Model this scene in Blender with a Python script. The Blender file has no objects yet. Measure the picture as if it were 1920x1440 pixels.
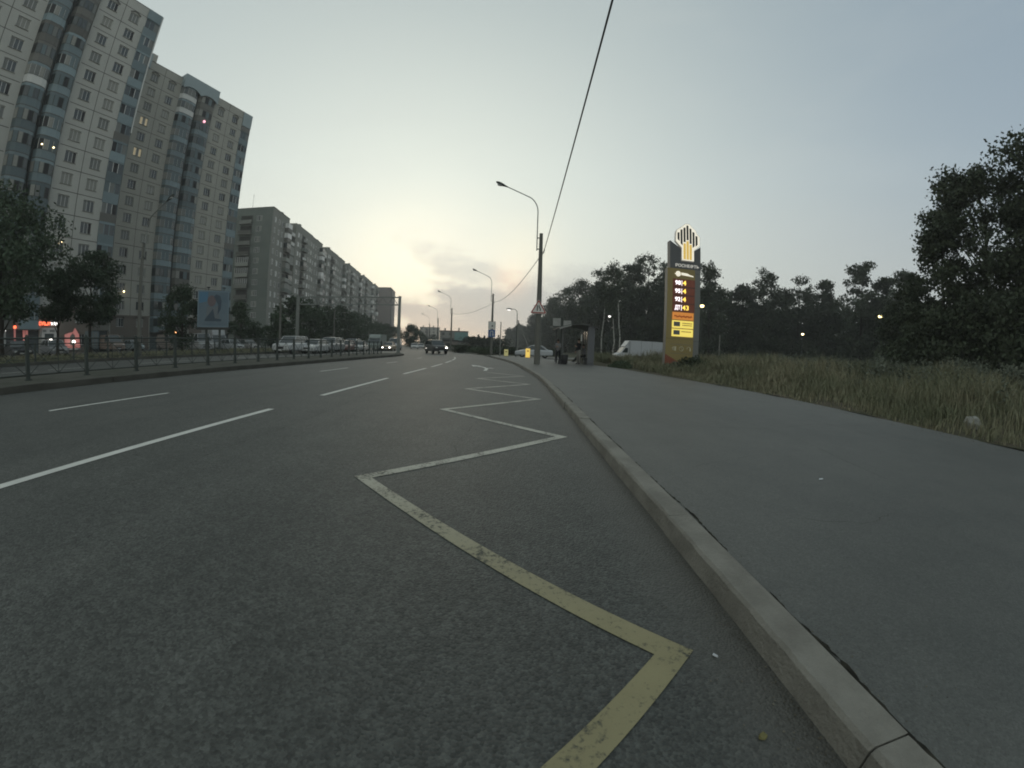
import bpy, bmesh, math, random
import numpy as np
from mathutils import Vector, Matrix, Quaternion
R = math.radians
scene = bpy.context.scene
COL = scene.collection

# ------------------------------------------------------------------ camera (wide action-camera lens)
H = 1.1
PITCH, ROLL, YAW = -0.09239, 0.03641, 0.00278
LENS_A, LENS_B = 1.34971, -0.14624            # theta = A r + B r^3, r in thousandths of the 1920 px frame
cd = bpy.data.cameras.new('camera'); cam = bpy.data.objects.new('camera', cd); COL.objects.link(cam)
cd.type = 'PANO'
cd.sensor_fit = 'HORIZONTAL'; cd.sensor_width = 36; cd.sensor_height = 27
cd.clip_start = 0.05; cd.clip_end = 6000
cy = cd
cy.panorama_type = 'FISHEYE_LENS_POLYNOMIAL'
cy.fisheye_fov = R(170)
s_ = 1.92 / 36
cy.fisheye_polynomial_k0 = 0; cy.fisheye_polynomial_k1 = -LENS_A * s_; cy.fisheye_polynomial_k2 = 0
cy.fisheye_polynomial_k3 = -LENS_B * s_ ** 3; cy.fisheye_polynomial_k4 = 0
def cam_to_world(v):
    x, y, z = v
    c, s = math.cos(ROLL), math.sin(ROLL); x, z = x * c - z * s, x * s + z * c
    c, s = math.cos(PITCH), math.sin(PITCH); y, z = y * c - z * s, y * s + z * c
    c, s = math.cos(YAW), math.sin(YAW); x, y = x * c + y * s, -x * s + y * c
    return Vector((x, y, z))
rt, up, bk = cam_to_world((1, 0, 0)), cam_to_world((0, 0, 1)), -cam_to_world((0, 1, 0))
cam.matrix_world = Matrix(((rt.x, up.x, bk.x, 0), (rt.y, up.y, bk.y, 0), (rt.z, up.z, bk.z, H), (0, 0, 0, 1)))
scene.camera = cam

# ------------------------------------------------------------------ render settings and exposure
scene.render.engine = 'CYCLES'
scene.view_settings.view_transform = 'Standard'; scene.view_settings.look = 'None'
scene.view_settings.exposure = 0.10; scene.view_settings.gamma = 1.0
scene.cycles.use_denoising = True
try: scene.cycles.denoiser = 'OPENIMAGEDENOISE'
except Exception: pass
scene.cycles.max_bounces = 5; scene.cycles.diffuse_bounces = 2; scene.cycles.glossy_bounces = 2
scene.cycles.volume_bounces = 0; scene.cycles.transparent_max_bounces = 8
scene.cycles.sample_clamp_indirect = 4
scene.cycles.pixel_filter_type = 'BLACKMAN_HARRIS'; scene.cycles.filter_width = 1.9

SUN_AZ, SUN_EL = -14.0, 3.0
# ------------------------------------------------------------------ world: dusk sky
w = bpy.data.worlds.new('World'); scene.world = w; w.use_nodes = True
nt = w.node_tree; N = nt.nodes; L = nt.links; N.clear()
class NB:
    """tiny node builder"""
    def __init__(s, nt): s.nt = nt
    def node(s, t, **k):
        n = s.nt.nodes.new(t)
        for a, b in k.items(): setattr(n, a, b)
        return n
    def put(s, sock, v):
        if v is None: return
        if isinstance(v, bpy.types.NodeSocket): s.nt.links.new(v, sock)
        elif hasattr(v, '__len__'):
            n = len(sock.default_value); sock.default_value = (tuple(v) + (1.0,))[:n]
        else: sock.default_value = v
    def m(s, op, a, b=None, c=None, clamp=False):
        n = s.node('ShaderNodeMath', operation=op, use_clamp=clamp)
        s.put(n.inputs[0], a); s.put(n.inputs[1], b)
        if c is not None: s.put(n.inputs[2], c)
        return n.outputs[0]
    def v(s, op, a, b=None):
        n = s.node('ShaderNodeVectorMath', operation=op); s.put(n.inputs[0], a); s.put(n.inputs[1], b)
        return n.outputs['Value'] if op in ('DOT_PRODUCT', 'LENGTH') else n.outputs[0]
    def scale(s, a, f):
        n = s.node('ShaderNodeVectorMath', operation='SCALE'); s.put(n.inputs[0], a); s.put(n.inputs['Scale'], f); return n.outputs[0]
    def mix(s, f, a, b, blend='MIX'):
        n = s.node('ShaderNodeMix', data_type='RGBA', blend_type=blend)
        s.put(n.inputs[0], f); s.put(n.inputs[6], a); s.put(n.inputs[7], b); return n.outputs[2]
    def ramp(s, f, stops, interp='LINEAR'):
        n = s.node('ShaderNodeValToRGB'); n.color_ramp.interpolation = interp
        e = n.color_ramp.elements
        while len(e) < len(stops): e.new(0.5)
        for q, (p, c) in zip(e, stops):
            q.position = p; q.color = (*c, 1) if len(c) == 3 else c
        s.put(n.inputs[0], f); return n.outputs[0]
    def smooth(s, x, a, b):
        n = s.node('ShaderNodeMapRange', interpolation_type='SMOOTHSTEP'); s.put(n.inputs[0], x)
        n.inputs[1].default_value = a; n.inputs[2].default_value = b; return n.outputs[0]
    def noise(s, vec, scale, detail=4, rough=.5, dist=0):
        n = s.node('ShaderNodeTexNoise'); s.put(n.inputs['Vector'], vec); n.inputs['Scale'].default_value = scale
        n.inputs['Detail'].default_value = detail; n.inputs['Roughness'].default_value = rough; n.inputs['Distortion'].default_value = dist
        return n.outputs[0]
b = NB(nt)
def dirv(az, el): return (math.sin(R(az)) * math.cos(R(el)), math.cos(R(az)) * math.cos(R(el)), math.sin(R(el)))
D = b.v('NORMALIZE', b.node('ShaderNodeTexCoord').outputs['Generated'])
sep = b.node('ShaderNodeSeparateXYZ'); b.put(sep.inputs[0], D)
zz = b.m('MAXIMUM', sep.outputs[2], 0.0)
el = b.m('MULTIPLY', b.m('ARCSINE', sep.outputs[2]), 180 / math.pi)
az = b.m('MULTIPLY', b.m('ARCTAN2', sep.outputs[0], sep.outputs[1]), 180 / math.pi)
base = b.ramp(zz, [(0, (.615, .625, .565)), (.18, (.57, .605, .56)), (.40, (.495, .555, .54)), (.72, (.38, .44, .445)), (1, (.33, .39, .405))])
lob = b.m('MAXIMUM', b.v('DOT_PRODUCT', D, dirv(-15, 8)), 0.0)
g1 = b.scale((.315, .295, .215), b.m('POWER', lob, 6.0))
g2 = b.scale((.26, .18, .08), b.m('POWER', lob, 60.0))
lr = b.m('MAXIMUM', b.v('DOT_PRODUCT', D, dirv(75, 22)), 0.0)
cool = b.scale((-.20, -.19, -.12), b.m('POWER', lr, 5.0))
sky = b.v('ADD', b.v('ADD', b.v('ADD', base, g1), g2), cool)
# cloud bank low over the end of the road
cv = b.node('ShaderNodeCombineXYZ'); b.put(cv.inputs[0], b.m('MULTIPLY', az, .055)); b.put(cv.inputs[1], b.m('MULTIPLY', el, .13))
n1 = b.noise(cv.outputs[0], 2.7, 6, .55)
n2 = b.noise(cv.outputs[0], .9, 3, .5, .4)
def blob(a0, e0, ra, re, slope):
    da = b.m('SUBTRACT', az, a0); de = b.m('SUBTRACT', b.m('SUBTRACT', el, e0), b.m('MULTIPLY', da, slope))
    u = b.m('DIVIDE', da, ra); v_ = b.m('DIVIDE', de, re)
    return b.m('SUBTRACT', b.m('SUBTRACT', 1.0, b.m('MULTIPLY', u, u)), b.m('MULTIPLY', v_, v_))
wob = b.m('MULTIPLY', b.m('SUBTRACT', n1, .5), 2.3)
fA = b.m('ADD', blob(4.5, 1.0, 25.0, 9.8, .0), wob)
fB = b.m('ADD', blob(-6.5, 11.0, 10.5, 2.8, -.36), b.m('MULTIPLY', wob, 1.7))
fC = b.m('ADD', blob(8.0, 9.0, 12.0, 3.6, .08), wob)
mA = b.m('MULTIPLY', b.smooth(fA, -.12, .50), .84); mB = b.m('MULTIPLY', b.smooth(fB, -.35, 1.15), .56); mC = b.m('MULTIPLY', b.smooth(fC, -.1, .9), .55)
m1 = b.m('MAXIMUM', mA, b.m('MAXIMUM', mB, mC))
cl = b.ramp(b.m('DIVIDE', el, 14.0), [(0, (.66, .60, .50)), (.22, (.58, .56, .52)), (.55, (.50, .51, .49)), (1, (.60, .62, .575))])
sky = b.mix(m1, sky, cl)
# high thin veil
cv2 = b.node('ShaderNodeCombineXYZ'); b.put(cv2.inputs[0], b.m('MULTIPLY', az, .02)); b.put(cv2.inputs[1], b.m('MULTIPLY', el, .075))
n3 = b.noise(cv2.outputs[0], 1.7, 5, .55, .5)
sky = b.mix(b.m('MULTIPLY', b.smooth(n3, .45, .75), .10), sky, (.56, .58, .55, 1))
pk = b.m('POWER', b.m('MAXIMUM', b.v('DOT_PRODUCT', D, dirv(-.6, 9.6)), 0.0), 1100.0)
sky = b.v('ADD', sky, b.scale((.20, .07, .0), pk))
pk2 = b.m('POWER', b.m('MAXIMUM', b.v('DOT_PRODUCT', D, dirv(1.5, 13.5)), 0.0), 300.0)
sky = b.v('ADD', sky, b.scale((.10, .06, .01), pk2))
ns = b.node('ShaderNodeTexSky', sky_type='NISHITA', sun_disc=False)
ns.sun_elevation = R(SUN_EL); ns.sun_rotation = R(SUN_AZ)
bg1 = b.node('ShaderNodeBackground'); b.put(bg1.inputs[0], sky); bg1.inputs[1].default_value = 1.10
bg2 = b.node('ShaderNodeBackground'); b.put(bg2.inputs[0], ns.outputs[0]); bg2.inputs[1].default_value = .006
ad = b.node('ShaderNodeAddShader'); L.new(bg1.outputs[0], ad.inputs[0]); L.new(bg2.outputs[0], ad.inputs[1])
wo = b.node('ShaderNodeOutputWorld'); L.new(ad.outputs[0], wo.inputs[0])
# sun: already veiled by the horizon, a broad faint glow
sl = bpy.data.lights.new('sun', 'SUN'); so = bpy.data.objects.new('sun', sl); COL.objects.link(so)
sl.energy = .12; sl.angle = R(14); sl.color = (1, .82, .6)
so.rotation_euler = (-Vector(dirv(SUN_AZ, SUN_EL + 4))).to_track_quat('-Z', 'Y').to_euler()
so.location = (0, 0, 60)

# ------------------------------------------------------------------ materials
MATS = {}
def mat(name, col, rough=.7, spec=.3, metal=0, emit=None, es=0, var=0, vs=3.0, bump=0, bs=20, col2=None, thr=(.35, .65), objvar=0, coat=0, trans=0):
    if name in MATS: return MATS[name]
    m = bpy.data.materials.new(name); m.use_nodes = True; MATS[name] = m
    nt = m.node_tree; B = NB(nt); bs_ = nt.nodes['Principled BSDF']
    bs_.inputs['Roughness'].default_value = rough; bs_.inputs['Specular IOR Level'].default_value = spec
    bs_.inputs['Metallic'].default_value = metal; bs_.inputs['Coat Weight'].default_value = coat
    if trans: bs_.inputs['Transmission Weight'].default_value = trans
    c = (*col, 1)
    co = B.node('ShaderNodeTexCoord').outputs['Object']
    if var or col2:
        n = B.noise(co, vs, 5, .6)
        if col2: c = B.mix(B.smooth(n, *thr), (*col, 1), (*col2, 1))
        else:
            k = B.m('ADD', 1 - var, B.m('MULTIPLY', n, 2 * var)); c = B.scale((*col,), k)
    if objvar:
        oi = B.node('ShaderNodeObjectInfo').outputs['Random']
        k = B.m('ADD', 1 - objvar, B.m('MULTIPLY', oi, 2 * objvar))
        c = B.scale(c if not isinstance(c, tuple) else c[:3], k)
    B.put(bs_.inputs['Base Color'], c)
    if bump:
        bn = B.node('ShaderNodeBump'); bn.inputs['Strength'].default_value = bump; bn.inputs['Distance'].default_value = .02
        B.put(bn.inputs['Height'], B.noise(co, bs, 4, .6)); nt.links.new(bn.outputs[0], bs_.inputs['Normal'])
    if emit:
        bs_.inputs['Emission Color'].default_value = (*emit, 1); bs_.inputs['Emission Strength'].default_value = es
    return m

def asphalt(name, dark, light, agg=.6, scale=1.0, gutter=None, cracks=False):
    m = bpy.data.materials.new(name); m.use_nodes = True; MATS[name] = m
    nt = m.node_tree; B = NB(nt); p = nt.nodes['Principled BSDF']
    co = B.node('ShaderNodeTexCoord').outputs['Object']
    big = B.noise(co, .22 * scale, 6, .62); mid = B.noise(co, 2.3 * scale, 5, .6)
    st = B.node('ShaderNodeMapping'); st.inputs['Scale'].default_value = (1.1, .06, 1); B.put(st.inputs[0], co)
    streak = B.noise(st.outputs[0], 1.0, 5, .6)
    vo = B.node('ShaderNodeTexVoronoi'); B.put(vo.inputs['Vector'], co); vo.inputs['Scale'].default_value = 105 * scale
    vo2 = B.node('ShaderNodeTexVoronoi'); B.put(vo2.inputs['Vector'], co); vo2.inputs['Scale'].default_value = 38 * scale
    fine = B.noise(co, 60 * scale, 3, .7)
    f = B.m('ADD', B.m('MULTIPLY', big, .45), B.m('ADD', B.m('MULTIPLY', mid, .3), B.m('MULTIPLY', streak, .35)))
    c = B.mix(B.smooth(f, .38, .72), (*dark, 1), (*light, 1))
    sep = B.node('ShaderNodeSeparateColor'); B.put(sep.inputs[0], vo.outputs['Color'])
    g = B.m('ADD', 1 - agg * .5, B.m('MULTIPLY', sep.outputs[0], agg))
    g = B.m('MULTIPLY', g, B.m('ADD', .62, B.m('MULTIPLY', fine, .76)))
    sep2 = B.node('ShaderNodeSeparateColor'); B.put(sep2.inputs[0], vo2.outputs['Color'])
    g = B.m('MULTIPLY', g, B.m('ADD', 1 - agg * .22, B.m('MULTIPLY', sep2.outputs[1], agg * .44)))
    c = B.scale(c, g)
    if gutter:      # grit and dust swept against the kerb
        sx = B.node('ShaderNodeSeparateXYZ'); B.put(sx.inputs[0], co)
        k = B.m('MULTIPLY', B.smooth(B.m('ADD', sx.outputs[0], B.m('MULTIPLY', B.m('SUBTRACT', mid, .5), .22)), .52, .98), B.m('SUBTRACT', 1.0, B.smooth(sx.outputs[1], 9, 17)))
        c = B.mix(B.m('MULTIPLY', k, .75), c, B.scale(gutter, B.m('ADD', .65, B.m('MULTIPLY', fine, .7))))
    if cracks:
        w1 = B.noise(co, .34, 4, .62, .6); w2 = B.noise(co, .8, 4, .6, .3)
        l1_ = B.m('SUBTRACT', 1.0, B.smooth(B.m('ABSOLUTE', B.m('SUBTRACT', w1, .5)), .0, .0035)); l2_ = B.m('SUBTRACT', 1.0, B.smooth(B.m('ABSOLUTE', B.m('SUBTRACT', w2, .47)), .0, .004))
        gate = B.smooth(B.noise(co, .5, 2, .5), .5, .6)
        ln = B.m('MULTIPLY', B.m('MAXIMUM', l1_, B.m('MULTIPLY', l2_, gate)), cracks)
        c = B.mix(ln, c, (.02, .02, .018, 1))
        stn = B.smooth(B.noise(co, 1.1, 4, .6, .4), .60, .74); c = B.mix(B.m('MULTIPLY', stn, .28), c, (.04, .04, .035, 1))
    stn = B.smooth(B.noise(co, .55, 5, .62, .5), .55, .80); c = B.mix(B.m('MULTIPLY', stn, .22), c, (.035, .035, .030, 1))
    lt = B.smooth(B.noise(co, .21, 4, .6, .8), .56, .70); c = B.mix(B.m('MULTIPLY', lt, .12), c, (.16, .155, .135, 1))
    B.put(p.inputs['Base Color'], c)
    p.inputs['Roughness'].default_value = .62; p.inputs['Specular IOR Level'].default_value = .5
    bn = B.node('ShaderNodeBump'); bn.inputs['Strength'].default_value = .55 * agg; bn.inputs['Distance'].default_value = .012
    hh = B.m('ADD', B.m('MULTIPLY', vo.outputs['Distance'], -1.0), B.m('MULTIPLY', fine, .6))
    B.put(bn.inputs['Height'], hh); nt.links.new(bn.outputs[0], p.inputs['Normal'])
    return m
A_ROAD = asphalt('asphalt_road', (.045, .049, .0445), (.076, .080, .0725), .85, .85, (.085, .082, .072), .0)
A_PAVE = asphalt('asphalt_pavement', (.071, .074, .068), (.101, .103, .093), .34, 1.2, None, .0)
A_LOT = asphalt('asphalt_lot', (.05, .053, .05), (.075, .078, .075), .4)

def paint(name, c1, c2, wear, yfade=None):
    """worn road paint: the film breaks up and shows the asphalt, older further down the road"""
    m = bpy.data.materials.new(name); m.use_nodes = True; MATS[name] = m
    nt = m.node_tree; B = NB(nt); p = nt.nodes['Principled BSDF']
    co = B.node('ShaderNodeTexCoord').outputs['Object']
    f1 = B.noise(co, 34, 4, .65); f2 = B.noise(co, 3.0, 4, .6); f3 = B.noise(co, 90, 2, .5)
    f = B.m('ADD', B.m('MULTIPLY', f1, .45), B.m('ADD', B.m('MULTIPLY', f2, .40), B.m('MULTIPLY', f3, .15)))
    mask = B.smooth(f, wear - .07, wear + .07)
    col = (*c1, 1)
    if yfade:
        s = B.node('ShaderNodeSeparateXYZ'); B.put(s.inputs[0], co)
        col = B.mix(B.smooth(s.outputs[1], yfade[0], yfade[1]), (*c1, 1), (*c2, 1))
    col = B.scale(col, B.m('ADD', .72, B.m('MULTIPLY', f2, .5)))
    B.put(p.inputs['Base Color'], B.mix(mask, (.058, .060, .052, 1), col))
    p.inputs['Roughness'].default_value = .75; p.inputs['Specular IOR Level'].default_value = .3
    bn = B.node('ShaderNodeBump'); bn.inputs['Strength'].default_value = .5; bn.inputs['Distance'].default_value = .01
    B.put(bn.inputs['Height'], f1); nt.links.new(bn.outputs[0], p.inputs['Normal'])
    return m
P_WHITE = paint('paint_white', (.60, .60, .56), None, .33)
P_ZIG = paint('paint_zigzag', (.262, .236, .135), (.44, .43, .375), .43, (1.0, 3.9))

def foliage(name, c1, c2, c3, rough=.75, sc=.9, objvar=.15):
    m = bpy.data.materials.new(name); m.use_nodes = True; MATS[name] = m
    nt = m.node_tree; B = NB(nt); p = nt.nodes['Principled BSDF']
    co = B.node('ShaderNodeTexCoord').outputs['Object']
    a = B.noise(co, sc, 3, .6); d = B.noise(co, 9.0, 2, .5)
    c = B.mix(B.smooth(a, .3, .7), (*c1, 1), (*c2, 1)); c = B.mix(B.smooth(d, .45, .75), c, (*c3, 1))
    oi = B.node('ShaderNodeObjectInfo').outputs['Random']
    c = B.scale(c, B.m('ADD', 1 - objvar, B.m('MULTIPLY', oi, 2 * objvar)))
    B.put(p.inputs['Base Color'], c); p.inputs['Roughness'].default_value = rough; p.inputs['Specular IOR Level'].default_value = .15
    return m
F_TREE = foliage('leaves_city', (.045, .068, .042), (.066, .094, .056), (.036, .054, .034))
F_FOREST = foliage('leaves_forest', (.046, .060, .042), (.066, .082, .054), (.034, .045, .032), sc=.25)
F_BIG = foliage('leaves_oak', (.048, .064, .040), (.070, .087, .052), (.034, .044, .028), sc=.5)
F_BUSH = foliage('leaves_bush', (.06, .085, .05), (.09, .115, .07), (.045, .06, .04))
F_WEED = foliage('leaves_weed', (.11, .128, .10), (.155, .168, .13), (.085, .10, .072), sc=2)
F_GRASS = foliage('grass_blades', (.148, .156, .098), (.258, .234, .158), (.100, .120, .070), sc=.45, rough=.8)
BARK = mat('bark', (.04, .036, .03), .9, .1, var=.4, vs=6)
BIRCH = mat('birch_bark', (.38, .38, .34), .8, .2, col2=(.07, .06, .055), vs=4, thr=(.52, .62))
SOIL = mat('soil', (.085, .072, .053), .95, .1, col2=(.055, .058, .034), vs=1.6, bump=.6, bs=12)
CONC = mat('concrete', (.22, .22, .20), .85, .25, var=.25, vs=2.2, bump=.3, bs=30)
CONC_D = mat('concrete_pole', (.135, .135, .12), .85, .25, var=.25, vs=1.5, bump=.25, bs=25)
KERB = mat('kerb_stone', (.228, .220, .192), .8, .3, col2=(.168, .161, .14), vs=3.2, bump=.7, bs=45)
KERB_OLD = mat('kerb_old', (.085, .083, .072), .9, .2, col2=(.06, .058, .05), vs=1.4, bump=.5, bs=30)
STEEL = mat('galvanised_steel', (.17, .185, .175), .5, .5, metal=.5, var=.15, vs=3)
STEEL_D = mat('grey_painted_steel', (.060, .070, .064), .75, .2, var=.25, vs=4)
BLACK = mat('black_plastic', (.018, .018, .02), .5, .4)
RUBBER = mat('rubber', (.02, .02, .02), .85, .2)
WHITE = mat('white_paint', (.70, .71, .70), .45, .5, var=.06, vs=2)
WHITE_S = mat('white_sash', (.50, .51, .49), .55, .4)
GLASS = mat('dark_glass', (.03, .04, .042), .06, .7)
GLASS_O = mat('open_window_dark', (.008, .009, .01), .4, .3)
CURT = mat('pale_curtain', (.24, .245, .225), .9, .15, var=.2, vs=4)
CURT2 = mat('grey_blind', (.16, .17, .165), .9, .15, var=.2, vs=4)
WARMW = mat('lit_window', (.3, .25, .15), .6, .2, emit=(1, .85, .55), es=.19)
PINKW = mat('pink_lamp', (.4, .2, .2), .5, .2, emit=(1, .45, .55), es=1.6)
LAMPW = mat('warm_lamp', (.8, .7, .5), .5, .2, emit=(1, .80, .42), es=7)
LAMPC = mat('cool_lamp', (.8, .8, .8), .5, .2, emit=(1, .93, .85), es=6)
LAMPO = mat('orange_lamp', (.8, .4, .2), .5, .2, emit=(1, .42, .16), es=4)
HEADL = mat('headlight_lit', (.8, .8, .8), .3, .5, emit=(1, .95, .82), es=9)
CLEAR = mat('lamp_lens', (.35, .36, .36), .15, .6)
REDL = mat('tail_lens', (.18, .01, .01), .3, .5)
PANEL_A = mat('panel_pale', (.37, .375, .348), .85, .25, var=.16, vs=.35, bump=.12, bs=40)
PANEL_B = mat('panel_buff', (.315, .315, .28), .85, .25, var=.16, vs=.35, bump=.12, bs=40)
JOINT = mat('panel_joint', (.085, .085, .078), .9, .1, var=.3, vs=.8)
BASEW = mat('plinth_brown', (.145, .130, .112), .85, .2, var=.15, vs=.6)
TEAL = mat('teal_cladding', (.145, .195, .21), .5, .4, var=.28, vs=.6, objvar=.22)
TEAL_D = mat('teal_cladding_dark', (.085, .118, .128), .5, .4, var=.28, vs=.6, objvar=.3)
GREYBR = mat('grey_brown_cladding', (.105, .105, .095), .6, .3, var=.25, vs=.6, objvar=.25)
BLUEP = mat('pale_blue_fascia', (.235, .290, .300), .5, .4, var=.07, vs=.4)
ROOF = mat('roof_felt', (.06, .06, .06), .9, .1)
SLABW = mat('slab_grey', (.235, .24, .215), .88, .2, var=.14, vs=.25, bump=.15, bs=30)
SLABG = mat('slab_gable', (.175, .198, .18), .88, .2, col2=(.15, .172, .16), vs=.22)
SLABP = mat('balcony_parapet', (.25, .26, .24), .8, .25, var=.2, vs=.8, objvar=.25)
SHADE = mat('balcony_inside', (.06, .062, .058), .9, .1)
BRICK = mat('brown_block', (.22, .195, .18), .88, .2, var=.12, vs=.2)

# ------------------------------------------------------------------ helpers
def tag(o, label=None, cat=None, group=None, kind=None):
    if label: o['label'] = label
    if cat: o['category'] = cat
    if group: o['group'] = group
    if kind: o['kind'] = kind
    return o
def empty(name, loc=(0, 0, 0), rz=0, **k):
    o = bpy.data.objects.new(name, None); COL.objects.link(o); o.location = loc; o.rotation_euler = (0, 0, rz)
    o.empty_display_size = .2
    return tag(o, **k)
def link(name, me, parent=None, loc=None, rz=None, **k):
    o = bpy.data.objects.new(name, me); COL.objects.link(o)
    if parent is not None: o.parent = parent
    if loc is not None: o.location = loc
    if rz is not None: o.rotation_euler = (0, 0, rz)
    return tag(o, **k)
def children(o): return [c for c in KIDS.get(o.name, [])]
def copy_tree(o, parent=None, **k):
    c = o.copy(); COL.objects.link(c)
    if parent is not None: c.parent = parent
    for ch in list(o.children): copy_tree(ch, c)
    return tag(c, **k)
def np_mesh(name, V, F, mats, mi=None, smooth=False):
    """V (n,3), F list or array of equal-length faces"""
    me = bpy.data.meshes.new(name); V = np.asarray(V, np.float32)
    F = np.asarray(F, np.int32); n, k = F.shape
    me.vertices.add(len(V)); me.vertices.foreach_set('co', V.ravel())
    me.loops.add(n * k); me.loops.foreach_set('vertex_index', F.ravel())
    me.polygons.add(n); me.polygons.foreach_set('loop_start', np.arange(n, dtype=np.int32) * k)
    try: me.polygons.foreach_set('loop_total', np.full(n, k, np.int32))
    except Exception: pass
    for m in (mats if isinstance(mats, (list, tuple)) else [mats]): me.materials.append(m)
    if mi is not None: me.polygons.foreach_set('material_index', np.asarray(mi, np.int32))
    if smooth: me.polygons.foreach_set('use_smooth', np.ones(n, bool))
    me.update(calc_edges=True); me.validate()
    return me
class MB:
    def __init__(s): s.V = []; s.F = []; s.M = []; s.mats = []; s.S = []
    def mi(s, m):
        if m not in s.mats: s.mats.append(m)
        return s.mats.index(m)
    def add(s, vs, fs, m, smooth=False, T=None):
        o = len(s.V)
        for v in vs: s.V.append(tuple(T @ Vector(v)) if T is not None else tuple(v))
        k = s.mi(m)
        for f in fs: s.F.append([i + o for i in f]); s.M.append(k); s.S.append(smooth)
        return s
    def box(s, x0, x1, y0, y1, z0, z1, m, T=None, tx=0, ty=0):
        vs = [(x0, y0, z0), (x1, y0, z0), (x1, y1, z0), (x0, y1, z0), (x0 + tx, y0 + ty, z1), (x1 - tx, y0 + ty, z1), (x1 - tx, y1 - ty, z1), (x0 + tx, y1 - ty, z1)]
        return s.add(vs, [(0, 3, 2, 1), (4, 5, 6, 7), (0, 1, 5, 4), (1, 2, 6, 5), (2, 3, 7, 6), (3, 0, 4, 7)], m, T=T)
    def quad(s, a, b_, c, d, m): return s.add([a, b_, c, d], [(0, 1, 2, 3)], m)
    def prism(s, pts, y0, y1, m, T=None):
        """pts in x,z plane, extruded along y"""
        n = len(pts)
        vs = [(x, y0, z) for x, z in pts] + [(x, y1, z) for x, z in pts]
        fs = [tuple(range(n)), tuple(range(2 * n - 1, n - 1, -1))] + [(i, i + n, (i + 1) % n + n, (i + 1) % n) for i in range(n)]
        return s.add(vs, fs, m, T=T)
    def slab(s, pts, z0, z1, m):
        n = len(pts)
        vs = [(x, y, z0) for x, y in pts] + [(x, y, z1) for x, y in pts]
        fs = [tuple(range(n - 1, -1, -1)), tuple(range(n, 2 * n))] + [(i, (i + 1) % n, (i + 1) % n + n, i + n) for i in range(n)]
        return s.add(vs, fs, m)
    def tube(s, pts, rad, m, seg=8, cap=True, smooth=True):
        pts = [Vector(p) for p in pts]; n = len(pts)
        if not hasattr(rad, '__len__'): rad = [rad] * n
        vs = []; u = None
        for i, p in enumerate(pts):
            t = (pts[min(i + 1, n - 1)] - pts[max(i - 1, 0)]).normalized()
            if u is None: u = t.orthogonal().normalized()
            else: u = (u - t * u.dot(t)).normalized()
            v = t.cross(u)
            for k in range(seg):
                a = 2 * math.pi * k / seg; vs.append(p + (u * math.cos(a) + v * math.sin(a)) * rad[i])
        fs = [(i * seg + k, i * seg + (k + 1) % seg, (i + 1) * seg + (k + 1) % seg, (i + 1) * seg + k) for i in range(n - 1) for k in range(seg)]
        s.add(vs, fs, m, smooth)
        if cap: s.add(vs[:seg], [tuple(range(seg - 1, -1, -1))], m); s.add(vs[-seg:], [tuple(range(seg))], m)
        return s
    def ball(s, c, r, m, seg=10, rings=7, sc=(1, 1, 1)):
        vs = []; 
        for i in range(rings + 1):
            t = math.pi * i / rings
            for k in range(seg):
                a = 2 * math.pi * k / seg
                vs.append((c[0] + r * sc[0] * math.sin(t) * math.cos(a), c[1] + r * sc[1] * math.sin(t) * math.sin(a), c[2] + r * sc[2] * math.cos(t)))
        fs = [(i * seg + k, (i + 1) * seg + k, (i + 1) * seg + (k + 1) % seg, i * seg + (k + 1) % seg) for i in range(rings) for k in range(seg)]
        return s.add(vs, fs, m, True)
    def mesh(s, name):
        me = bpy.data.meshes.new(name); me.from_pydata(s.V, [], s.F)
        for m in s.mats: me.materials.append(m)
        me.polygons.foreach_set('material_index', s.M); me.polygons.foreach_set('use_smooth', s.S); me.update()
        return me
    def build(s, name, parent=None, loc=None, rz=None, bevel=0, **k):
        o = link(name, s.mesh(name), parent, loc, rz, **k)
        if bevel:
            md = o.modifiers.new('bevel', 'BEVEL'); md.width = bevel; md.segments = 2; md.limit_method = 'ANGLE'
        return o
def text_mesh(name, body, size, m, ext=.01, width=None, bold=0):
    c = bpy.data.curves.new(name, 'FONT'); c.body = body; c.size = size; c.extrude = ext; c.align_x = 'CENTER'; c.align_y = 'CENTER'; c.offset = bold; c.resolution_u = 4
    o = bpy.data.objects.new(name, c); COL.objects.link(o); bpy.context.view_layer.update()
    me = bpy.data.meshes.new_from_object(o.evaluated_get(bpy.context.evaluated_depsgraph_get())); bpy.data.objects.remove(o)
    me.name = name; me.materials.clear(); me.materials.append(m)
    n = len(me.vertices); a = np.empty(n * 3, np.float32); me.vertices.foreach_get('co', a); a = a.reshape(-1, 3)
    if width: a[:, 0] *= width / max(np.ptp(a[:, 0]), 1e-6)
    a = a[:, [0, 2, 1]] * np.array([1, -1, 1])       # stand upright, facing -Y
    me.vertices.foreach_set('co', a.ravel().copy()); me.update()
    return me
def pol(az, d): return (d * math.sin(R(az)), d * math.cos(R(az)))
rng = np.random.default_rng(7)
random.seed(5)
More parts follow.
